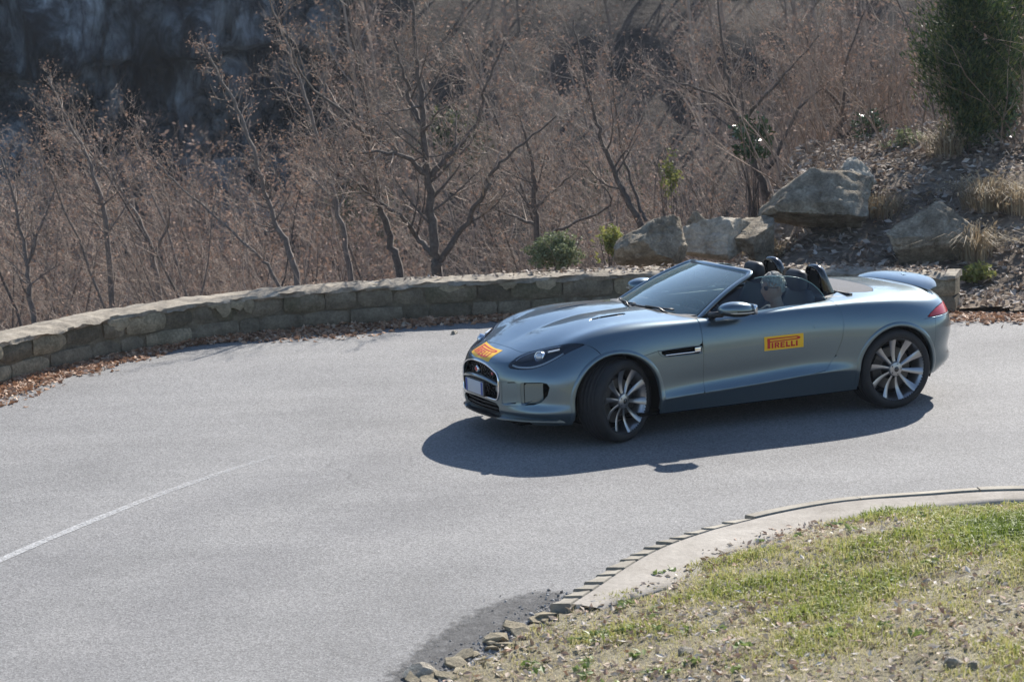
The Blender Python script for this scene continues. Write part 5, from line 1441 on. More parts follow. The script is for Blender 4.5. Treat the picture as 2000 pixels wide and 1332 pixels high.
ring = np.concatenate([ring, ring[:2]])
mb = MB(); mb.tube(ring, .0085, 8, False); mb.build('grille_frame', M_CHROME, g)
mb = MB()                       # mesh behind the bar: diagonal lattice
gd = np.array(GR)
def clipseg(a, b, poly, n=60):
    t = np.linspace(0, 1, n); P = a + (b - a) * t[:, None]; ins = poly_sd(P, poly) < -.004
    k = np.where(ins)[0]
    return (P[k[0]], P[k[-1]]) if len(k) > 2 else None
for k in range(-16, 17):
    for sg in (1, -1):
        a = np.array((k * .045 - sg * .16, .33)); b = np.array((k * .045 + sg * .16, .65))
        q = clipseg(a, b, gd)
        if q is None: continue
        p0, p1 = q
        mb.tube([(on_front(p[0], p[1])[0].x - .055, p[0], p[1]) for p in (p0, (p0 + p1) / 2, p1)], .0032, 4, False)
mb.build('grille_mesh', M_GLOSS, g)
mb = MB()                       # body-colour cross bar
bar = [(y, .505 - .04 * (abs(y) / .36) ** 2) for y in np.linspace(-.362, .362, 15)]
V = []; F = []
for y, z in bar:
    x = on_front(y, z)[0].x
    V += [(x - .05, y, z + .017), (x - .004, y, z + .013), (x + .003, y, z), (x - .004, y, z - .013), (x - .05, y, z - .017)]
for i in range(len(bar) - 1): F += [[5 * i + k, 5 * i + k + 1, 5 * i + 5 + k + 1, 5 * i + 5 + k] for k in range(4)]
mb.add(V, F); mb.build('grille_bar', M_PAINT, g)
bx_ = on_front(0, .50)[0].x + .004
mb = MB(); mb.lathe([(0, .010), (.020, .010), (.026, .006), (.029, 0), (.029, -.02)], 24, 'x', c=(on_front(0, .558)[0].x - .02, 0, .565)); mb.build('round_badge', M_CHROME, g)
mb = MB(); mb.lathe([(0, .0015), (.019, .0012), (.020, -.002)], 24, 'x', c=(on_front(0, .558)[0].x - .009, 0, .565)); mb.build('badge_face', M_REDP, g)
mb = MB(); mb.box((on_front(.25, .56)[0].x - .02, .255, .553), (.012, .03, .022), bev=.004); mb.build('small_badge', mat('badge_red', (.45, .10, .10), .3, .4), g)
mb = MB(); mb.lathe([(0, 0), (.025, 0), (.030, -.006), (.030, -.02)], 24, 'x', c=(on_front(.27, .42)[0].x - .05, .275, .425)); mb.build('sensor_disc', mat('sensor', (.35, .34, .32), .5), g)
# number plate on a holder
px_ = on_front(0, .415)[0].x + .014
pl = empty  # (name kept short below)
mb = MB(); mb.box((px_ - .012, 0, .418), (.016, .385, .128), bev=.005); holder = on_car(mb.build('number_plate', M_BLACK, CAR))
mb = MB(); mb.box((px_, 0, .418), (.006, .360, .110), bev=.002); mb.build('plate_sheet', M_WHITE, holder)
for s in (1, -1):
    mb = MB(); mb.box((px_ + .0025, s * .161, .418), (.006, .034, .104), bev=.001); mb.build('plate_band', M_BLUE, holder)
# lower intake
lw = cavity('lower_intake', full(LOWIN), .12, CAR, M_DARK)
mb = MB()
for z in (.225, .258, .292):
    mb.tube([(on_front(y, z)[0].x - .035, y, z) for y in np.linspace(-.32, .32, 15)], .006, 6)
mb.build('intake_slat', M_BLACK, lw)
# side intakes: body-colour ramp running into a black mouth
for s in (1, -1):
    for poly, y0, y1 in ((IN1, .395, .568), (IN2, .585, .662)):
        c = cavity('side_intake', poly, .13, CAR, [M_PAINT, M_DARK], s, 1.0)
        for p in c.data.polygons:
            if poly is IN2 and (abs(p.center.y) > .68 or len(p.vertices) > 4): p.material_index = 1  # outer walls and back coloured black for the deep shade in the mouth
        z0 = min(p[1] for p in poly); z1 = max(p[1] for p in poly)
        V = []; F = []; nz = 8; ny = 8; pa = np.array(poly)
        for i in range(ny + 1):
            y = y0 + (y1 - y0) * i / ny
            for j in range(nz + 1):
                z = z0 - .012 + (z1 - z0 + .024) * j / nz
                V.append((on_front(y, z)[0].x - .0015 - (.070 if poly is IN1 else .125) * (i / ny) ** .9, s * y, z))
        for i in range(ny):
            for j in range(nz): F.append([i * (nz + 1) + j, (i + 1) * (nz + 1) + j, (i + 1) * (nz + 1) + j + 1, i * (nz + 1) + j + 1])
        mb = MB(); mb.add(V, F); mb.build('intake_ramp', M_PAINT, c)
        # floor blade of the intake
        V = []; F = []
        ys = np.linspace(y0 + .01, y1 - (.0 if poly is IN1 else .03), 8)
        for y in ys:
            x = on_front(y, z0)[0].x
            V += [(x + .004, s * y, z0 + .004), (x - .10, s * y, z0 + .046), (x - .10, s * y, z0 - .01), (x - .002, s * y, z0 - .010)]
        for i in range(7): F += [[4 * i + k, 4 * i + (k + 1) % 4, 4 * i + 4 + (k + 1) % 4, 4 * i + 4 + k] for k in range(4)]
        mb = MB(); mb.add(V, F); mb.build('intake_floor', M_PAINT, c)
# splitter blade along the chin
V = []; F = []
ys = np.concatenate([np.linspace(-.83, -.33, 14), np.linspace(-.30, .30, 9), np.linspace(.33, .83, 14)])
for y in ys:
    a = abs(y); z = .192 + .010 * max(0, (a - .3)) ; out = .030 if a < .34 else .034 * max(0.05, 1 - (a - .34) / .5)
    q = on_front(y, .215)[0] if a < .80 else Vector((1.86, y, .2))
    up = .014 if a < .34 else .014 + .05 * min(1, (a - .33) / .04) * max(0, 1 - (a - .37) / .46)
    V += [(q.x - .05, y, z + up + .004), (q.x + out, y, z + .006), (q.x + out, y, z - .006), (q.x - .08, y, z - .016)]
n = len(ys)
for i in range(n - 1): F += [[4 * i + k, 4 * i + (k + 1) % 4, 4 * i + 4 + (k + 1) % 4, 4 * i + 4 + k] for k in range(4)]
F += [[3, 2, 1, 0], [4 * n - 4, 4 * n - 3, 4 * n - 2, 4 * n - 1]]
mb = MB(); mb.add(V, F)
o = on_car(mb.build('front_splitter', [M_PAINT, M_BLACK], CAR, smooth=True, sharp=35))
for p in o.data.polygons:
    c = p.center
    if abs(c.y) < .335: p.material_index = 1

# ------------------------------------------------------------------ headlights
for s in (1, -1):
    _hin = clip(BASE, hl_field(-1, .003))
    Vh, Nh, Fh = _hin
    hs = panel('headlight', (Vh - Nh * .022, Nh, Fh), M_LAMPH, CAR, s, rim=-.018)
    lens = panel('lens', _hin, M_LENS, None, s, rim=.004); lens.parent = hs; lens.location = (0, 0, 0); lens.rotation_euler = (0, 0, 0)
    ms = np.array((1, s, 1))
    # projector lens
    c = np.array((1.895, .618, .712))
    d_ = np.array((.80, .42, .22)); d_ /= np.linalg.norm(d_)
    q = Vector(d_).to_track_quat('Z', 'Y')
    def place(mb):
        for i, v in enumerate(mb.V):
            w = q @ Vector(v); mb.V[i] = tuple((np.array(w) + c) * ms)
    mb = MB(); mb.lathe([(.045, -.03), (.045, .010), (.041, .016), (.036, .010)], 24, 'z'); place(mb); mb.build('projector_ring', M_CHROME, hs)
    mb = MB(); mb.lathe([(.001, .030), (.015, .027), (.027, .018), (.036, .004)], 24, 'z'); place(mb); mb.build('projector_lens', mat('projector', (.55, .60, .66), .08, .3, coat=1), hs)
    # daytime strip along the lower edge, and second block behind the projector
    def hl_pt(k): return HL3[k]
    low = [HL3[i] for i in (0, 1, 2, 3, 4, 5)]; cen = HL3.mean(0)
    def inset(P, k, dep):
        out = []
        for p in catmull([np.array(p) + (cen - p) * k for p in P], 4):
            h = hit(p + EN * .5, -EN)[0]; out.append(tuple((np.array(h) - EN * dep) * ms))
        return out
    mb = MB(); mb.tube(inset(low, .13, .010), .009, 6); mb.build('daytime_strip', M_LED, hs)
    up = [HL3[i] for i in (12, 11, 10, 9, 8)]
    mb = MB(); mb.tube(inset(up, .12, .011), .006, 6); mb.build('bezel_edge', M_CHROME, hs)
    c = np.array((1.79, .675, .757))
    mb = MB(); mb.box((0, 0, 0), (.10, .035, .012), bev=.005)
    R = Matrix.Rotation(RAD(-38), 3, 'Z') @ Matrix.Rotation(RAD(12), 3, 'Y')
    for i, v in enumerate(mb.V): mb.V[i] = tuple((np.array(R @ Vector(v)) + c) * ms)
    mb.build('lamp_module', M_LED, hs)

# ------------------------------------------------------------------ fender vents, louvres, handle
for s in (1, -1):
    V = []; n = len(VENT)
    for x, z in VENT: V.append(on_side(x, z, -.001, s)[0])
    for x, z in VENT: V.append(on_side(x, z, -.035, s)[0])
    mb = MB(); mb.add(V, [[i, (i + 1) % n, n + (i + 1) % n, n + i] for i in range(n)] + [list(range(n, 2 * n))])
    vt = on_car(mb.build('fender_vent', M_DARK, CAR, smooth=False))
    ring = catmull([on_side(x, z, .001, s)[0] for x, z in VENT], 3, closed=True); ring = np.concatenate([ring, ring[:2]])
    mb = MB(); mb.tube(ring, .0035, 6, False); mb.build('vent_frame', M_PAINT, vt)
    V = []
    xs = np.linspace(.885, .60, 8)
    for x in xs:
        a = on_side(x, .652, -.002, s)[0]; b = on_side(x, .668, -.014, s)[0]; c = on_side(x, .648, -.02, s)[0]
        V += [a, b, c]
    F = []
    for i in range(7): F += [[3 * i + k, 3 * i + (k + 1) % 3, 3 * i + 3 + (k + 1) % 3, 3 * i + 3 + k] for k in range(3)]
    mb = MB(); mb.add(V, F); mb.build('vent_blade', M_CHROME, vt)
    p = on_side(.585, .674, -.002, s)[0]
    mb = MB(); mb.box(p, (.055, .012, .040), bev=.004); mb.build('vent_badge', M_CHROME, vt)
    V = []; n = len(LOUV)
    for x, y in LOUV: V.append(on_top(x, s * y, -.001)[0])
    for x, y in LOUV: V.append(on_top(x, s * y, -.03)[0])
    mb = MB(); mb.add(V, [[i, (i + 1) % n, n + (i + 1) % n, n + i] for i in range(n)] + [list(range(n, 2 * n))])
    mb.build('bonnet_louvre', M_DARK, HOODP, smooth=False)
    mb = MB()
    for f in (.3, .7):
        pts = [on_top(x, s * y, -.010)[0] for x, y in ((1.34, .360 + .02 * f), (1.2, .352 + .04 * f), (1.0, .358 + .036 * f))]
        mb.tube(pts, .003, 5)
    mb.build('louvre_blade', M_BLACK, HOODP)
    # flush door handle
    D = DOORS[0 if s == 1 else 1]
    V = []; F = []
    hp = [(-.525, .772), (-.665, .774), (-.672, .762), (-.665, .746), (-.53, .742), (-.518, .757)]
    V = [on_side(x, z, .004, s)[0] for x, z in hp] + [on_side(x, z, -.004, s)[0] for x, z in hp]
    mb = MB(); mb.add(V, [list(range(6))] + [[i, (i + 1) % 6, 6 + (i + 1) % 6, 6 + i] for i in range(6)])
    mb.build('door_handle', M_PAINT, D, sharp=30)
# washer jets on the bonnet
for s in (1, -1):
    p = on_top(1.93, .33 * s, .002)[0]

# ------------------------------------------------------------------ wing on the boot lid
V = []; F = []
ys = np.linspace(-.60, .60, 25)
for y in ys:
    a = abs(y) / .60
    xl = -1.845 + .0 * a - .02 * a * a; xt = -2.085 + .14 * a ** 2.6
    zl = .951 - .030 * a * a - .004; zt = .985 - .016 * a * a - .030 * a ** 5
    th = .016 * (1 - a ** 6) + .006
    V += [(xl, y, zl), (xl - .02, y, zl + th * .6), ((xl * .5 + xt * .5), y, zl * .45 + zt * .55 + th * .75), (xt, y, zt + .004), (xt - .002, y, zt - .006), ((xl * .5 + xt * .5), y, zl * .5 + zt * .5 - th * .8)]
m = 6
for i in range(len(ys) - 1): F += [[m * i + k, m * i + (k + 1) % m, m * i + m + (k + 1) % m, m * i + m + k] for k in range(m)]
F += [list(range(m))[::-1], [m * (len(ys) - 1) + k for k in range(m)]]
mb = MB(); mb.add(V, F); WING = on_car(mb.build('rear_spoiler', M_PAINT, CAR, sharp=50))
for s in (1, -1):
    mb = MB(); mb.box((-1.91, s * .30, .935), (.08, .03, .035), bev=.006); mb.build('spoiler_strut', M_BLACK, WING)

# ------------------------------------------------------------------ flat shapes laid on the body
def conform(polys, fn, step=.02, off=0.0, holes=()):
    """polys: list of closed 2-D outlines (even-odd); fn(s,t)->(point, normal)"""
    allp = [np.array(p, float) for p in list(polys) + list(holes)]
    pts = []; edges = []
    for p in allp:
        q = []
        for i in range(len(p)):
            a, b = p[i], p[(i + 1) % len(p)]; k = max(1, int(np.linalg.norm(b - a) / step))
            for j in range(k): q.append(a + (b - a) * j / k)
        o = len(pts); pts += q; edges += [(o + i, o + (i + 1) % len(q)) for i in range(len(q))]
    cat = np.concatenate(allp); lo, hi = cat.min(0), cat.max(0)
    gx = np.arange(lo[0] + step / 2, hi[0], step); gy = np.arange(lo[1] + step / 2, hi[1], step)
    gp = np.array([(x, y) for x in gx for y in gy]).reshape(-1, 2)
    if len(gp):
        dm = np.min([np.abs(poly_sd(gp, p)) for p in allp], axis=0); gp = gp[dm > step * .35]
        pts += list(gp)
    r = delaunay_2d_cdt([Vector((float(p[0]), float(p[1]))) for p in pts], edges, [], 0, 1e-6)
    v2 = np.array([(v.x, v.y) for v in r[0]]); fs = []
    if len(r[2]):
        cen = np.array([v2[list(f)].mean(0) for f in r[2]])
        ins = np.zeros(len(cen), bool)
        for p in allp: ins ^= poly_sd(cen, p) < 0
        fs = [list(f) for f, k in zip(r[2], ins) if k]
    V = []
    for a, b in v2:
        p, nn = fn(a, b); V.append(p + nn * off)
    return V, fs

# the tyre maker's sign: long P over the other letters, in unit box 0..1 x 0..1
def lettering():
    S = []
    S.append(([(0, 0), (.085, 0), (.085, .60), (.90, .66), (.965, .70), (1.0, .80), (.975, .92), (.90, 1.0), (0, 1.0)], [[(.085, .72), (.085, .86), (.86, .90), (.905, .86), (.90, .80), (.84, .775)]]))
    def L(x, w, pts, holes=()):
        S.append(([(x + a * w, b * .56) for a, b in pts], [[(x + a * w, b * .56) for a, b in h] for h in holes]))
    L(.125, .055, [(0, 0), (1, 0), (1, 1), (0, 1)])
    L(.215, .150, [(0, 0), (.34, 0), (.34, .36), (.48, .36), (.66, 0), (1.02, 0), (.78, .42), (.95, .56), (.95, .84), (.78, 1), (0, 1)], [[(.34, .58), (.34, .80), (.60, .80), (.64, .70), (.60, .58)]])
    L(.390, .135, [(0, 0), (1, 0), (1, .22), (.38, .22), (.38, .40), (.9, .40), (.9, .61), (.38, .61), (.38, .78), (1, .78), (1, 1), (0, 1)])
    L(.555, .125, [(0, 0), (1, 0), (1, .26), (.42, .26), (.42, 1), (0, 1)])
    L(.705, .125, [(0, 0), (1, 0), (1, .26), (.42, .26), (.42, 1), (0, 1)])
    L(.855, .055, [(0, 0), (1, 0), (1, 1), (0, 1)])
    return S
def sticker(parent, fn, w, h):
    """fn(s,t) with s,t in metres from the sticker's lower left corner"""
    V, F = conform([[(0, 0), (w, 0), (w, h), (0, h)]], fn, .02, .0016)
    mb = MB(); mb.add(V, F); st = mb.build('sponsor_sticker', M_YEL, parent)
    mx, my = w * .075, h * .14
    mb = MB()
    for out, hs in lettering():
        sc = lambda P: [(mx + a * (w - 2 * mx), my + b * (h - 2 * my)) for a, b in P]
        V, F = conform([sc(out)], fn, .02, .0030, [sc(q) for q in hs]); mb.add(V, F)
    o = mb.build('sticker_lettering', M_REDP, parent)
    tag(st, 'yellow sticker with red lettering PIRELLI')
    return st
# doors: (x,z) side view; text runs towards the tail on the left door, towards the nose on the right one
for s in (1, -1):
    W_S, H_S = .372, .118
    if s == 1: fn = lambda a, b: on_side(-.044 - a, .596 + b, 0, 1)
    else: fn = lambda a, b: on_side(-.416 + a, .596 + b, 0, -1)
    sticker(DOORS[0 if s == 1 else 1], fn, W_S, H_S)
# nose: t runs up the nose, s runs from the car's right to its left
def nose_fn(a, b):
    u, v = a / .45, b / .20
    bl, br, tl, tr = (2.132, -.258), (2.170, .196), (1.965, -.318), (2.018, .150)
    x = (bl[0] * (1 - u) + br[0] * u) * (1 - v) + (tl[0] * (1 - u) + tr[0] * u) * v
    x += .03 * 4 * u * (1 - u) * (1 - v * .3)
    y = (bl[1] * (1 - u) + br[1] * u) * (1 - v) + (tl[1] * (1 - u) + tr[1] * u) * v
    return on_top(min(x, 2.176), y)
sticker(BUMP, nose_fn, .45, .20)
# leaping-cat emblem on the wing
cat_ = [(0, .30), (.10, .42), (.22, .52), (.38, .60), (.55, .66), (.68, .78), (.76, .92), (.82, 1.0), (.86, .93), (.95, .86), (1.0, .76), (.93, .70), (.86, .66), (.98, .56), (1.10, .58), (1.08, .50), (.92, .46), (.78, .46), (.62, .36), (.50, .30), (.36, .20), (.22, .10), (.10, .12), (.16, .20), (.24, .26), (.12, .24)]
def wing_fn(a, b):
    y = .055 - a; x = -1.955 - b
    aa = abs(y) / .6; xl = -1.845 - .02 * aa * aa; xt = -2.085; t = (xl - x) / (xl - xt)
    z = .947 + (.988 - .947) * t + .012 * math.sin(math.pi * min(max(t, 0), 1)) + .006
    return Vector((x, y, z)), Vector((.15, 0, 1)).normalized()
V, F = conform([[(a * .13, b * .085) for a, b in cat_]], wing_fn, .05, .002)
mb = MB(); mb.add(V, F); mb.build('cat_emblem', M_CHROME, WING)
# ------------------------------------------------------------------ windscreen
def ws_pt(u, v):
    """u -1..1 across, v 0..1 from cowl to header"""
    a = abs(u)
    y0 = .735 * u; x0 = .715 - .235 * a ** 2.2; z0 = .938 - .020 * a * a
    y1 = .555 * u; x1 = -.055 - .085 * a * a; z1 = 1.238 - .022 * a * a
    b = .020 * math.sin(math.pi * v)
    return Vector((x0 + (x1 - x0) * v + b * .6, y0 + (y1 - y0) * v, z0 + (z1 - z0) * v + b))
def grid_surf(fn, us, vs):
    V = [fn(u, v) for u in us for v in vs]; nv = len(vs)
    F = [[i * nv + j, (i + 1) * nv + j, (i + 1) * nv + j + 1, i * nv + j + 1] for i in range(len(us) - 1) for j in range(nv - 1)]
    return V, F
WS = empty
V, F = grid_surf(ws_pt, np.linspace(-.965, .965, 33), np.linspace(.0, .975, 17))
mb = MB(); mb.add(V, F); WSG = on_car(mb.build('windscreen', M_GLASS, CAR))
if sum(p.normal.z for p in WSG.data.polygons) < 0: WSG.data.flip_normals()
# black ceramic band round the glass
def band(u0, u1, v0, v1, nu, nv, off=-.004):
    return grid_surf(lambda u, v: ws_pt(u, v) + Vector((off * .4, 0, off)), np.linspace(u0, u1, nu), np.linspace(v0, v1, nv))
mb = MB()
for q in ((-.97, .97, .0, .085, 33, 3), (-.97, .97, .945, .985, 33, 3), (-.975, -.925, 0, .98, 3, 17), (.925, .975, 0, .98, 3, 17)):
    V, F = band(*q); mb.add(V, F)
mb.build('glass_border', M_GLOSS, WSG)
# painted frame: two pillars and header, elliptical section swept
def sweep(P, dirs, prof, closed_ends=True):
    """dirs: per point (a,b) frame vectors; prof: closed 2-D outline list or per-point scale"""
    V = []; F = []; m = len(prof)
    for p, (a, b), sc in zip(P, dirs[0], dirs[1]):
        for q in prof: V.append(Vector(p) + Vector(a) * q[0] * sc + Vector(b) * q[1] * sc)
    for i in range(len(P) - 1): F += [[m * i + k, m * i + (k + 1) % m, m * i + m + (k + 1) % m, m * i + m + k] for k in range(m)]
    if closed_ends: F += [list(range(m))[::-1], [m * (len(P) - 1) + k for k in range(m)]]
    return V, F
ell = [(math.cos(t), math.sin(t)) for t in np.linspace(0, 2 * math.pi, 17)[:-1]]
path = [ws_pt(-1.01, v) for v in np.linspace(-.10, .90, 14)]
corner = [ws_pt(-1.0 + .5 * k * .06, .955 + .03 * math.sin(k * .5)) for k in range(1, 3)]
hdr = [ws_pt(u, 1.0) for u in np.linspace(-.90, .90, 25)]
pth = path + [ws_pt(-.99, .955), ws_pt(-.95, .99)] + hdr + [ws_pt(.95, .99), ws_pt(.99, .955)] + [Vector((p.x, -p.y, p.z)) for p in reversed(path)]
mb = MB()
V = []; F = []
n = len(pth); up0 = Vector((.36, 0, .93))
for i, p in enumerate(pth):
    t = (pth[min(i + 1, n - 1)] - pth[max(i - 1, 0)]).normalized()
    nn = (up0 - t * up0.dot(t)).normalized(); bb = t.cross(nn)
    wd = .027 if 15 < i < n - 16 else .030; th = .015
    for c, s_ in ell:
        V.append(p + bb * c * wd + nn * s_ * th)
for i in range(n - 1): F += [[16 * i + k, 16 * i + (k + 1) % 16, 16 * i + 16 + (k + 1) % 16, 16 * i + 16 + k] for k in range(16)]
F += [list(range(16))[::-1], [16 * (n - 1) + k for k in range(16)]]
mb.add(V, F); WSF = on_car(mb.build('windscreen_frame', M_PAINT, CAR))
# black inner seal on the pillars and header
mb = MB()
pin = [p + Vector((-.022, 0, -.012)) for p in pth]
pin = [Vector((p.x - .012, p.y * .985, p.z - .004)) for p in pth]
mb.tube(pin[1:-1], .017, 8); mb.build('frame_seal', M_BLACK, WSF)
# inside mirror
mb = MB(); mb.box((.06, 0, 1.165), (.02, .19, .055), Matrix.Rotation(RAD(-12), 3, 'Y'), bev=.008); mb.tube([(.06, 0, 1.17), (.03, 0, 1.205)], .008, 8); on_car(mb.build('interior_mirror', M_BLACK, CAR))
for s in (1, -1):
    mb = MB(); mb.box((-.145, s * .28, 1.215), (.10, .30, .012), Matrix.Rotation(RAD(8), 3, 'Y'), bev=.005); on_car(mb.build('sun_visor', M_LEATHER2, CAR))
# wipers
for y0, y1 in ((.50, -.05), (-.02, -.52)):
    pts = [ws_pt(u, .045 + .02 * math.sin(3 * (u - y0))) + Vector((.012, 0, .014)) for u in np.linspace(y0 / .735, y1 / .735, 10)]
    mb = MB(); mb.tube(pts, .008, 6); arm = [pts[0] + Vector((.07, .02, -.03)), pts[2] + Vector((.03, 0, .008)), pts[5] + Vector((.008, 0, .01))]
    mb.tube(arm, [.012, .009, .007], 6); on_car(mb.build('wiper', M_BLACK, CAR))

# ------------------------------------------------------------------ door glass and mirrors
for s in (1, -1):
    gl = [(.43, .925), (.30, .99), (.12, 1.068), (-.03, 1.135), (-.13, 1.172), (-.22, 1.178), (-.40, 1.168), (-.56, 1.140), (-.66, 1.085), (-.72, 1.01), (-.745, .93)]
    def gfn(x, z): return Vector((x, s * (.765 - .62 * (z - .925) - .25 * (z - .925) ** 2 - .015 * ((x + .2) / .6) ** 2), z)), Vector((0, s, .4)).normalized()
    V, F = conform([gl], gfn, .05, 0)
    D = DOORS[0 if s == 1 else 1]
    mb = MB(); mb.add(V, F); dw = mb.build('door_window', M_SGLASS, D)
    if sum(p.normal.y * s for p in dw.data.polygons) < 0: dw.data.flip_normals()
    edge = [gfn(x, z)[0] for x, z in gl]
    mb = MB(); mb.tube(catmull(edge[4:], 4), .003, 6); mb.build('glass_edge', mat('glass_edge', (.18, .32, .30), .15, coat=1), D)
    bl = [gfn(x, .928)[0] + Vector((0, s * .006, 0)) for x in np.linspace(.43, -.745, 16)]
    mb = MB(); mb.tube(bl, .006, 6); mb.build('belt_seal', M_GLOSS, D)
    # corner sail by the pillar
    # mirror
    V = []; F = []; nx, na = 15, 16
    for i in range(nx):
        t = i / (nx - 1); x = (.395 if s > 0 else .29) - .285 * t
        r = math.sin(math.pi * min(max(t * .93 + .035, 0), 1)) ** .42
        k = 1.0 if t < .9 else 1.0
        for j in range(na):
            a = 2 * math.pi * j / na; c, sn = math.cos(a), math.sin(a)
            yy = .105 * r * (abs(c) ** .75 * (1 if c > 0 else -1)); zz = (.072 if sn > 0 else .058) * r * (abs(sn) ** .8 * (1 if sn > 0 else -1))
            V.append((x, s * (.955 + yy + .03 * t), .985 + zz - .012 * t))
    for i in range(nx - 1): F += [[i * na + j, i * na + (j + 1) % na, (i + 1) * na + (j + 1) % na, (i + 1) * na + j] for j in range(na)]
    F += [list(range(na)), [(nx - 1) * na + j for j in range(na)]]
    mb = MB(); mb.add(V, F)
    mo = on_car(mb.build('wing_mirror', [M_PAINT, M_BLACK], CAR))
    for p in mo.data.polygons:
        if p.center.z < .968: p.material_index = 1
        if len(p.vertices) > 8 and p.center.x < .2: p.material_index = 1
    mb = MB(); mb.tube([(.37 - .255 * t, s * (.955 + .105 * (math.sin(math.pi * (t * .86 + .07)) ** .45) + .03 * t), .9660 - .008 * t) for t in np.linspace(.04, .98, 12)], .006, 6) if s > 0 else mb.tube([(.265, s * 1.06, .962), (.02, s * 1.09, .956)], .005, 6); mb.build('mirror_lamp', M_AMBER, mo)
    mb = MB(); mb.tube([(.40 - (0 if s > 0 else .10), s * .80, .925), (.385 - (0 if s > 0 else .10), s * .85, .938), (.36 - (0 if s > 0 else .10), s * .92, .95)], [.035, .026, .028], 10); mb.build('mirror_arm', M_BLACK, mo)
    mb = MB(); mb.box((.118 - (0 if s > 0 else .105), s * .985, .978), (.006, .15, .085), bev=.02); mb.build('mirror_glass', M_CHROME, mo)

# ------------------------------------------------------------------ cabin
mb = MB(); mb.box((-.15, 0, .20), (1.8, 1.45, .04)); mb.box((-1.02, 0, .60), (.05, 1.35, .74)); mb.box((.70, 0, .55), (.05, 1.4, .6)); mb.box((-.2, 0, .36), (1.4, .22, .30), bev=.03)
for s in (1, -1): mb.box((-.15, s * .735, .56), (1.75, .035, .70), bev=.01)
TUB = on_car(mb.build('cabin_tub', M_LEATHER, CAR))
# dashboard, binnacle, steering wheel
def dash_pt(u, v):
    y = .70 * u; a = abs(u)
    prof = [(.70, .925), (.58, .945), (.44, .950), (.34, .935), (.29, .90), (.285, .84), (.31, .74), (.36, .62)]
    k = v * (len(prof) - 1); i = min(int(k), len(prof) - 2); f = k - i
    x = prof[i][0] * (1 - f) + prof[i + 1][0] * f; z = prof[i][1] * (1 - f) + prof[i + 1][1] * f
    return Vector((x - .06 * a ** 3, y, z - .015 * a * a))
V, F = grid_surf(dash_pt, np.linspace(-1, 1, 25), np.linspace(0, 1, 22))
mb = MB(); mb.add(V, F); DASH = on_car(mb.build('dashboard', M_LEATHER2, CAR))
mb = MB(); mb.tube([(.34, .18, .945), (.33, .25, .985), (.33, .37, 1.0), (.33, .49, .985), (.34, .56, .945)], .03, 8); mb.build('instrument_hood', M_LEATHER, DASH)
mb = MB(); mb.box((.275, 0, .86), (.02, .22, .12), Matrix.Rotation(RAD(12), 3, 'Y'), bev=.006); mb.build('screen', M_GLOSS, DASH)
SWC = Vector((.09, .37, .80)); SWR = Matrix.Rotation(RAD(24), 3, 'Y')
mb = MB()
def swp(a, r=.182): return SWC + SWR @ Vector((0, r * math.cos(a), r * math.sin(a)))
mb.tube([swp(2 * math.pi * k / 40) for k in range(41)], .0155, 8, False)
for a in (RAD(0), RAD(180), RAD(270)): mb.tube([swp(a, .02), swp(a, .175)], [.022, .014], 6)
mb.tube([SWC + SWR @ Vector((-.01, 0, 0)), SWC + SWR @ Vector((.16, 0, 0))], [.06, .04], 12)
STW = on_car(mb.build('steering_wheel', M_LEATHER, CAR))
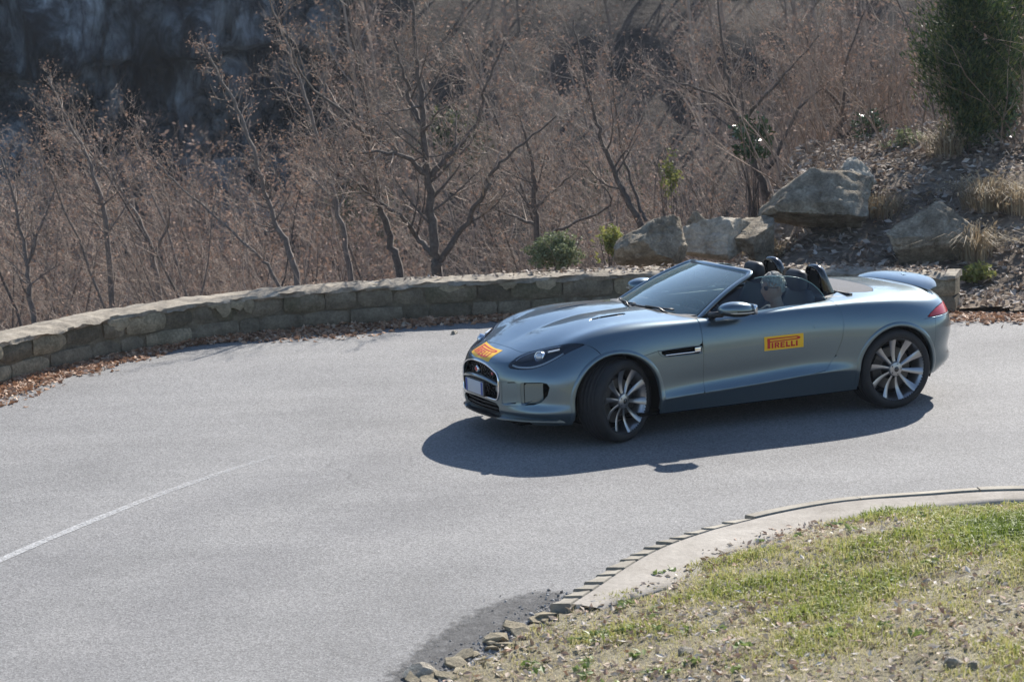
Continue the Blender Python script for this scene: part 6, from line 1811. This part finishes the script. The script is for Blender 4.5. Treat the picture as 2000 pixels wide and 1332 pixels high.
# seats with headrests
def rbox(mb, secs):
    """loft of rounded rectangles: list of (centre, half_w(y), half_d, axis frame angle)"""
    V = []; F = []; m = 16
    for (x, y, z), hw, hd, ang in secs:
        R = Matrix.Rotation(ang, 3, 'Y')
        for k in range(m):
            a = 2 * math.pi * k / m; c, s_ = math.cos(a), math.sin(a)
            p = R @ Vector((hd * abs(c) ** .55 * (1 if c > 0 else -1), hw * abs(s_) ** .55 * (1 if s_ > 0 else -1), 0)); V.append(p + Vector((x, y, z)))
    for i in range(len(secs) - 1): F += [[m * i + k, m * i + (k + 1) % m, m * i + m + (k + 1) % m, m * i + m + k] for k in range(m)]
    F += [list(range(m))[::-1], [m * (len(secs) - 1) + k for k in range(m)]]
    return mb.add(V, F)
for s in (1, -1):
    y = .37 * s
    mb = MB()
    rbox(mb, [((-.555, y, .30), .24, .10, -.25), ((-.60, y, .45), .255, .085, -.25), ((-.645, y, .65), .26, .075, -.25), ((-.685, y, .85), .245, .065, -.25), ((-.71, y, .97), .19, .055, -.25), ((-.715, y, 1.01), .13, .05, -.25)])
    st = on_car(mb.build('seat', M_LEATHER, CAR))
    mb = MB(); rbox(mb, [((-.36, y, .27), .25, .28, 0), ((-.36, y, .36), .255, .29, .0), ((-.37, y, .40), .22, .25, 0)]); mb.build('seat_cushion', M_LEATHER, st)
    mb = MB(); rbox(mb, [((-.675, y, .99), .09, .03, -.2), ((-.668, y, 1.02), .135, .05, -.2), ((-.668, y, 1.09), .142, .058, -.2), ((-.676, y, 1.15), .128, .05, -.2), ((-.684, y, 1.178), .09, .03, -.2)]); mb.build('headrest', M_LEATHER, st)
    # roll hoop behind the seat
    P = [(-.845, y + .125 * k, z) for k, z in ((-1.0, .93), (-1.0, 1.02), (-.95, 1.10), (-.80, 1.155), (-.45, 1.185), (0, 1.192), (.45, 1.185), (.80, 1.155), (.95, 1.10), (1.0, 1.02), (1.0, .93))]
    V = []; F = []; P = catmull(P, 4)
    for i, p in enumerate(P):
        f = min(1.0, (p[2] - .93) / .265)
        x0 = -.815 - .03 * (1 - f); x1 = -.895 - .10 * (1 - f) ** 1.4
        t = P[min(i + 1, len(P) - 1)] - P[max(i - 1, 0)]; t /= np.linalg.norm(t); nr = np.array((0, -t[2], t[1]))
        if nr @ (p - np.array((p[0], y, 1.0))) < 0: nr = -nr
        for xx, rr in ((x0, -.012), (x0 - .012, .014), ((x0 + x1) / 2, .018), (x1 + .01, .012), (x1, -.010), ((x0 + x1) / 2, -.016)):
            q = p + nr * rr; V.append((xx, q[1], q[2]))
    m = 6; n = len(P)
    for i in range(n - 1): F += [[m * i + k, m * i + (k + 1) % m, m * i + m + (k + 1) % m, m * i + m + k] for k in range(m)]
    mb = MB(); mb.add(V, F)
    hp = on_car(mb.build('roll_hoop', M_GLOSS, CAR))
    mb = MB(); V = [(-.862, y - .14, .95), (-.862, y + .14, .95), (-.862, y + .135, 1.08), (-.862, y + .09, 1.155), (-.862, y - .09, 1.155), (-.862, y - .135, 1.08)]; mb.add(V, [list(range(6))])
    mb.build('hoop_infill', M_BLACK, hp, smooth=False)
# wind deflector between the hoops, tray behind the seats
V = [(-.865, -.20, .96), (-.865, .20, .96), (-.865, .20, 1.10), (-.865, .15, 1.135), (-.865, -.15, 1.135), (-.865, -.20, 1.10)]
mb = MB(); mb.add(V, [list(range(6))]); on_car(mb.build('wind_deflector', M_SGLASS, CAR, smooth=False))
mb = MB(); mb.box((-.90, 0, .935), (.26, 1.34, .04), bev=.012); on_car(mb.build('rear_tray', M_LEATHER2, CAR))

# ------------------------------------------------------------------ wheels
RIM_R, LIP = .263, .271
M_DISC = mat('brake_disc_metal', (.10, .095, .09), .45, .8)
def spoke_mesh():
    """one twisted blade spoke along +x from hub to rim, face towards +y"""
    V = []; F = []; n = 9
    for i in range(n):
        t = i / (n - 1); r = .052 + (.262 - .052) * t
        w = .013 + .020 * t ** 1.2 ; tw = RAD(30) * (1 - t * .3) ; sw = .004 * math.sin(math.pi * t)
        yc = -.030 + .030 * t ** 1.5 - .018 * math.sin(math.pi * t)
        th = .010
        for a, b in ((-1, 0), (-.4, 1), (.5, 1), (1, 0), (.3, -1.4), (-.5, -1.4)):
            u, v = a * w, b * th * .5
            V.append((r, yc + v * math.cos(tw) + u * math.sin(tw) * .55, sw + u * math.cos(tw) - v * math.sin(tw)))
    for i in range(n - 1): F += [[6 * i + k, 6 * i + (k + 1) % 6, 6 * i + 6 + (k + 1) % 6, 6 * i + 6 + k] for k in range(6)]
    return V, F
_sv, _sf = spoke_mesh(); _mb = MB(); _mb.add(_sv, _sf)
def make_wheel(x, y, s, width, steer):
    # hub carrier is the wheel's own mesh; outer face looks along +y of the wheel
    mb = MB(); mb.lathe([(0, -.005), (.030, -.006), (.058, -.014), (.066, -.026), (.064, -.06), (.06, -.20), (0, -.20)], 36)
    w = mb.build('wheel', M_SILVER, CAR, sharp=40)
    w.location = (x, y, TY_R); w.rotation_euler = (RAD(0), 0, steer + (0 if s > 0 else math.pi))
    W2 = width
    mb = MB(); mb.lathe([(.262, -.012), (LIP, .002), (.275, .0), (.275, -.02), (.262, -.03), (.250, -.06), (.235, -.12), (.240, -W2 + .02), (.262, -W2 - .0)], 64); mb.build('rim', M_SILVER, w, sharp=40)
    T = TY_R; h = W2
    prof = [(.266, -.006), (.272, .004), (.285, .010), (.305, .012), (.322, .007), (.335, -.006), (.3415, -.024), (.343, -.040)]
    g0 = .045
    for k in range(4):
        c = -(g0 + (h - 2 * g0) * (k + .5) / 4)
        prof += [(.343, c + .007), (.337, c + .005), (.337, c - .005), (.343, c - .007)]
    prof += [(.343, -h + .040), (.3415, -h + .024), (.335, -h + .006), (.322, -h - .007), (.305, -h - .012), (.285, -h - .010), (.266, -h + .006)]
    mb = MB(); mb.lathe(prof, 72); mb.build('tyre', M_TYRE, w)
    for k in range(10):
        me = bpy.data.meshes.get('spoke_shared')
        if me is None:
            o = _mb.build('spoke', M_SILVER, w, sharp=50); o.data.name = 'spoke_shared'
        else:
            o = bpy.data.objects.new('spoke', me); COL.objects.link(o); o.parent = w
        a = 2 * math.pi * (k + .25) / 10
        o.rotation_euler = (0, -a, 0)
    mb = MB()
    for k in range(5):
        a = 2 * math.pi * (k + .5) / 5
        mb.lathe([(0, .006), (.009, .006), (.011, -.002), (.0125, -.004), (.0125, -.02)], 10, 'y', c=(.043 * math.cos(a), -.016, .043 * math.sin(a)))
    mb.build('wheel_nut', M_BLACK, w)
    mb = MB(); mb.lathe([(0, .001), (.020, .0), (.024, -.006)], 20, 'y', c=(0, -.001, 0)); mb.build('centre_cap', M_REDP if False else M_GLOSS, w)
    mb = MB(); mb.lathe([(.10, -.095), (.182, -.095), (.185, -.098), (.185, -.122), (.182, -.125), (.10, -.125)], 48); mb.build('brake_disc', M_DISC, w, sharp=30)
    mb = MB()
    V = []; F = []
    for i in range(9):
        a = RAD(-32 + 8 * i) + (math.pi if x > 0 else 0) * (1 if s > 0 else 0) + (0)
        for r, yy in ((.125, -.075), (.198, -.075), (.200, -.145), (.125, -.145)): V.append((r * math.cos(a), yy, r * math.sin(a)))
    for i in range(8): F += [[4 * i + k, 4 * i + (k + 1) % 4, 4 * i + 4 + (k + 1) % 4, 4 * i + 4 + k] for k in range(4)]
    F += [[3, 2, 1, 0], [32, 33, 34, 35]]
    mb.add(V, F); mb.build('brake_caliper', M_BLACK, w, sharp=30)
    mb = MB(); mb.lathe([(.0, -.14), (.25, -.14)], 32); mb.build('wheel_back', M_DARK, w)
    return w
for s in (1, -1):
    yf = .79 * s
    if s > 0: make_wheel(XF - math.sin(STEER) * .115, .79 + math.cos(STEER) * .115, 1, .245, STEER)
    else: make_wheel(XF + math.sin(STEER) * .115, -.79 - math.cos(STEER) * .115, -1, .245, STEER)
    make_wheel(XR, s * .935, s, .285, 0)
# exhaust, rear valance
mb = MB(); mb.box((-1.98, 0, .27), (.22, 1.0, .12), bev=.03); on_car(mb.build('rear_diffuser', M_BLACK, CAR))
# ================================================================== THE DRIVER
M_SKIN = mat('skin', (.56, .34, .25), .5, var=.08, vscale=12)
M_HAIR = mat('grey_hair', (.52, .49, .43), .6, var=.35, vscale=60, bump=.5, bscale=140)
M_JACKET = mat('dark_jacket', (.035, .042, .058), .85, var=.2, vscale=20, bump=.3, bscale=90)
M_LENSD = mat('dark_lenses', (.01, .01, .012), .1, coat=1)
HEAD = np.array((-.435, .37, 1.035))
def head_mesh(mb):
    n, m = 28, 20; V = []; F = []
    for i in range(n):
        a = 2 * math.pi * i / n
        for j in range(m + 1):
            b = -math.pi / 2 + math.pi * j / m
            d = np.array((math.cos(b) * math.cos(a), math.cos(b) * math.sin(a), math.sin(b)))
            p = d * np.array((.098, .076, .120))
            f = max(d[0], 0)
            if d[2] < -.2: p[1] *= 1 - .30 * min(1, (-d[2] - .2) / .8); p[0] += .012 * f * min(1, -d[2])          # jaw
            nose = math.exp(-((d[1]) / .14) ** 2 - ((d[2] + .10) / .22) ** 2) * (1 if d[0] > 0 else 0); p[0] += .026 * nose
            eye = math.exp(-((abs(d[1]) - .36) / .16) ** 2 - ((d[2] - .10) / .10) ** 2) * (1 if d[0] > 0 else 0); p[0] -= .010 * eye
            brow = math.exp(-((d[2] - .28) / .10) ** 2) * f; p[0] += .006 * brow
            mouth = math.exp(-(d[1] / .30) ** 2 - ((d[2] + .52) / .05) ** 2) * f; p[0] -= .006 * mouth
            lip = math.exp(-(d[1] / .26) ** 2 - ((d[2] + .44) / .05) ** 2) * f; p[0] += .005 * lip
            chin = math.exp(-(d[1] / .3) ** 2 - ((d[2] + .82) / .15) ** 2) * f; p[0] += .012 * chin
            V.append(p + HEAD)
    for i in range(n):
        i2 = (i + 1) % n
        for j in range(m): F.append([i * (m + 1) + j, i2 * (m + 1) + j, i2 * (m + 1) + j + 1, i * (m + 1) + j + 1])
    mb.add(V, F)
    for s in (1, -1):   # ears
        mb.tube([HEAD + np.array((-.012, s * .070, -.030)), HEAD + np.array((-.018, s * .082, .0)), HEAD + np.array((-.012, s * .078, .028))], [.008, .014, .008], 8)
def hand(mb, c, along_, out, side):
    """palm plus five curled fingers closing round the wheel rim; along_ = finger direction, out = back of hand"""
    a = Vector(along_).normalized(); o = Vector(out); o = (o - a * o.dot(a)).normalized(); l = a.cross(o)
    c = Vector(c)
    mb.tube([c - a * .045, c - a * .01, c + a * .03], [.026, .034, .030], 10)
    for k, L in zip((-1.5, -.5, .5, 1.5), (.060, .072, .068, .052)):
        b = c + a * .030 + l * k * .017
        mb.tube([b, b + a * L * .42 + o * .004, b + a * L * .62 - o * .022, b + a * L * .40 - o * .042], [.0095, .009, .0085, .0075], 8)
    b = c - a * .01 + l * side * .026
    mb.tube([b, b + l * side * .022 + a * .020, b + l * side * .020 + a * .046 - o * .016], [.011, .010, .008], 8)
mb = MB(); head_mesh(mb)
mb.tube([(-.485, .37, .80), (-.475, .37, .88), (-.455, .37, .955)], [.066, .056, .054], 14)
# torso, pelvis, legs
mb.tube([(-.40, .37, .34), (-.43, .37, .46), (-.475, .37, .60), (-.51, .37, .74), (-.505, .37, .83)], [.15, .145, .150, .155, .10], 16)
for s in (1, -1):
    y = .37 + s * .10
    mb.tube([(-.36, y, .36), (-.05, y + s * .03, .47), (.06, y + s * .03, .46)], [.085, .065, .055], 12)
    mb.tube([(.06, y + s * .03, .46), (.32, y, .33), (.46, y, .27)], [.055, .050, .038], 12)
    mb.tube([(.44, y, .27), (.52, y, .30), (.56, y, .33)], [.036, .038, .028], 10)
    sh = (-.50, .37 + s * .165, .80)
    el = (-.235, .37 + s * .245, .66); wr_ = (.015, .37 + s * .190, .835)
    mb.tube([(-.50, .37 + s * .06, .80), sh, el], [.07, .062, .044], 12)
    mb.tube([el, wr_], [.043, .028], 12)
    hand(mb, swp(RAD(90 - s * 72 if s > 0 else 90 + 72), .182) + Vector((-.012, s * .012, -.012)), (.55, -s * .35, .75), (-.55, s * .55, .35), -s)
me = mesh_np('person', mb.V, mb.F, True)
person = link('person', me, M_SKIN)
rm = person.modifiers.new('skin_surface', 'REMESH'); rm.mode = 'VOXEL'; rm.voxel_size = .0065; rm.use_smooth_shade = True
sm_ = person.modifiers.new('soften', 'SMOOTH'); sm_.iterations = 3; sm_.factor = .5
CARM = Matrix.Translation((CAR_X, CAR_Y, 0)) @ Matrix.Rotation(math.pi + CAR_YAW, 4, 'Z') @ Matrix.Translation((0, 0, ROLL_Z)) @ Matrix.Rotation(BODY_ROLL, 4, 'X') @ Matrix.Translation((0, 0, -ROLL_Z))
person.matrix_world = CARM
tag(person, 'grey-haired driver in dark jacket sitting at the steering wheel of the open car', 'person')
# jacket over torso and arms
mb = MB()
mb.tube([(-.40, .37, .34), (-.43, .37, .46), (-.478, .37, .60), (-.515, .37, .74), (-.508, .37, .835), (-.492, .37, .868)], [.165, .160, .166, .172, .125, .074], 18)
for s in (1, -1):
    sh = (-.505, .37 + s * .170, .80); el = (-.235, .37 + s * .248, .655); wr_ = (.000, .37 + s * .196, .822)
    mb.tube([(-.50, .37 + s * .05, .80), sh, el], [.088, .080, .058], 14); mb.tube([el, wr_], [.058, .040], 14)
jk = link('jacket', mesh_np('jacket', mb.V, mb.F, True), M_JACKET, person)
rm = jk.modifiers.new('cloth_surface', 'REMESH'); rm.mode = 'VOXEL'; rm.voxel_size = .011; rm.use_smooth_shade = True
# hair: tousled cap of short locks
V = []; F = []; n, m = 30, 12
rh = np.random.default_rng(3)
for i in range(n):
    a = 2 * math.pi * i / n
    for j in range(m + 1):
        lim = .46 if math.cos(a) > .05 else -.35 if math.cos(a) < -.35 else .12
        b = lim + (math.pi / 2 - lim) * j / m
        d = np.array((math.cos(b) * math.cos(a), math.cos(b) * math.sin(a), math.sin(b)))
        k = 1.0 + .10 * mnoise.noise(Vector(d * 5)) + .06 * mnoise.noise(Vector(d * 13))
        V.append(HEAD + np.array((-.006, 0, .006)) + d * np.array((.107, .086, .131)) * (k if j else .93))
for i in range(n):
    i2 = (i + 1) % n
    for j in range(m): F.append([i * (m + 1) + j, i2 * (m + 1) + j, i2 * (m + 1) + j + 1, i * (m + 1) + j + 1])
mb = MB(); mb.add(V, F)
for k in range(260):
    a = rh.uniform(0, 6.283); b = rh.uniform(.1, 1.5)
    d = np.array((math.cos(b) * math.cos(a), math.cos(b) * math.sin(a), math.sin(b)))
    if d[0] > .75 and d[2] < .5: continue
    p = HEAD + np.array((-.006, 0, .006)) + d * np.array((.107, .086, .131)); t = rh.normal(size=3) * .5 + np.array((-.6, 0, -.1)); t -= d * (t @ d); t /= np.linalg.norm(t)
    mb.tube([p, p + t * .016 + d * .008, p + t * .034 + d * .006], [.006, .005, .002], 4)
mb.build('hair', M_HAIR, person)
# eyes and sunglasses
for s in (1, -1):
    mb = MB(); c = HEAD + np.array((.086, s * .031, .012)); mb.box(c, (.010, .050, .036), Matrix.Rotation(s * .25, 3, 'Z'), bev=.008); mb.build('sunglass_lens', M_LENSD, person)
    mb = MB(); mb.tube([c + np.array((0, s * .024, .01)), HEAD + np.array((.04, s * .080, .018)), HEAD + np.array((-.02, s * .084, .010))], .0025, 5); mb.build('glasses_arm', M_LENSD, person)
# ------------------------------------------------------------------ air over the gorge
hm = bpy.data.materials.new('haze_air'); hm.use_nodes = True; nt = hm.node_tree
nt.nodes.remove(nt.nodes['Principled BSDF'])
pv = nt.nodes.new('ShaderNodeVolumePrincipled'); pv.inputs['Color'].default_value = (.78, .86, 1.0, 1); pv.inputs['Density'].default_value = .00025; pv.inputs['Anisotropy'].default_value = .25
nt.links.new(pv.outputs[0], nt.nodes['Material Output'].inputs['Volume'])
mb = MB(); mb.box((0, 0, -1.5), (2900, 2900, 47.0)); hz = mb.build('haze', hm, None, smooth=False); tag(hz, 'thin blue haze filling the gorge', 'haze', kind='stuff')
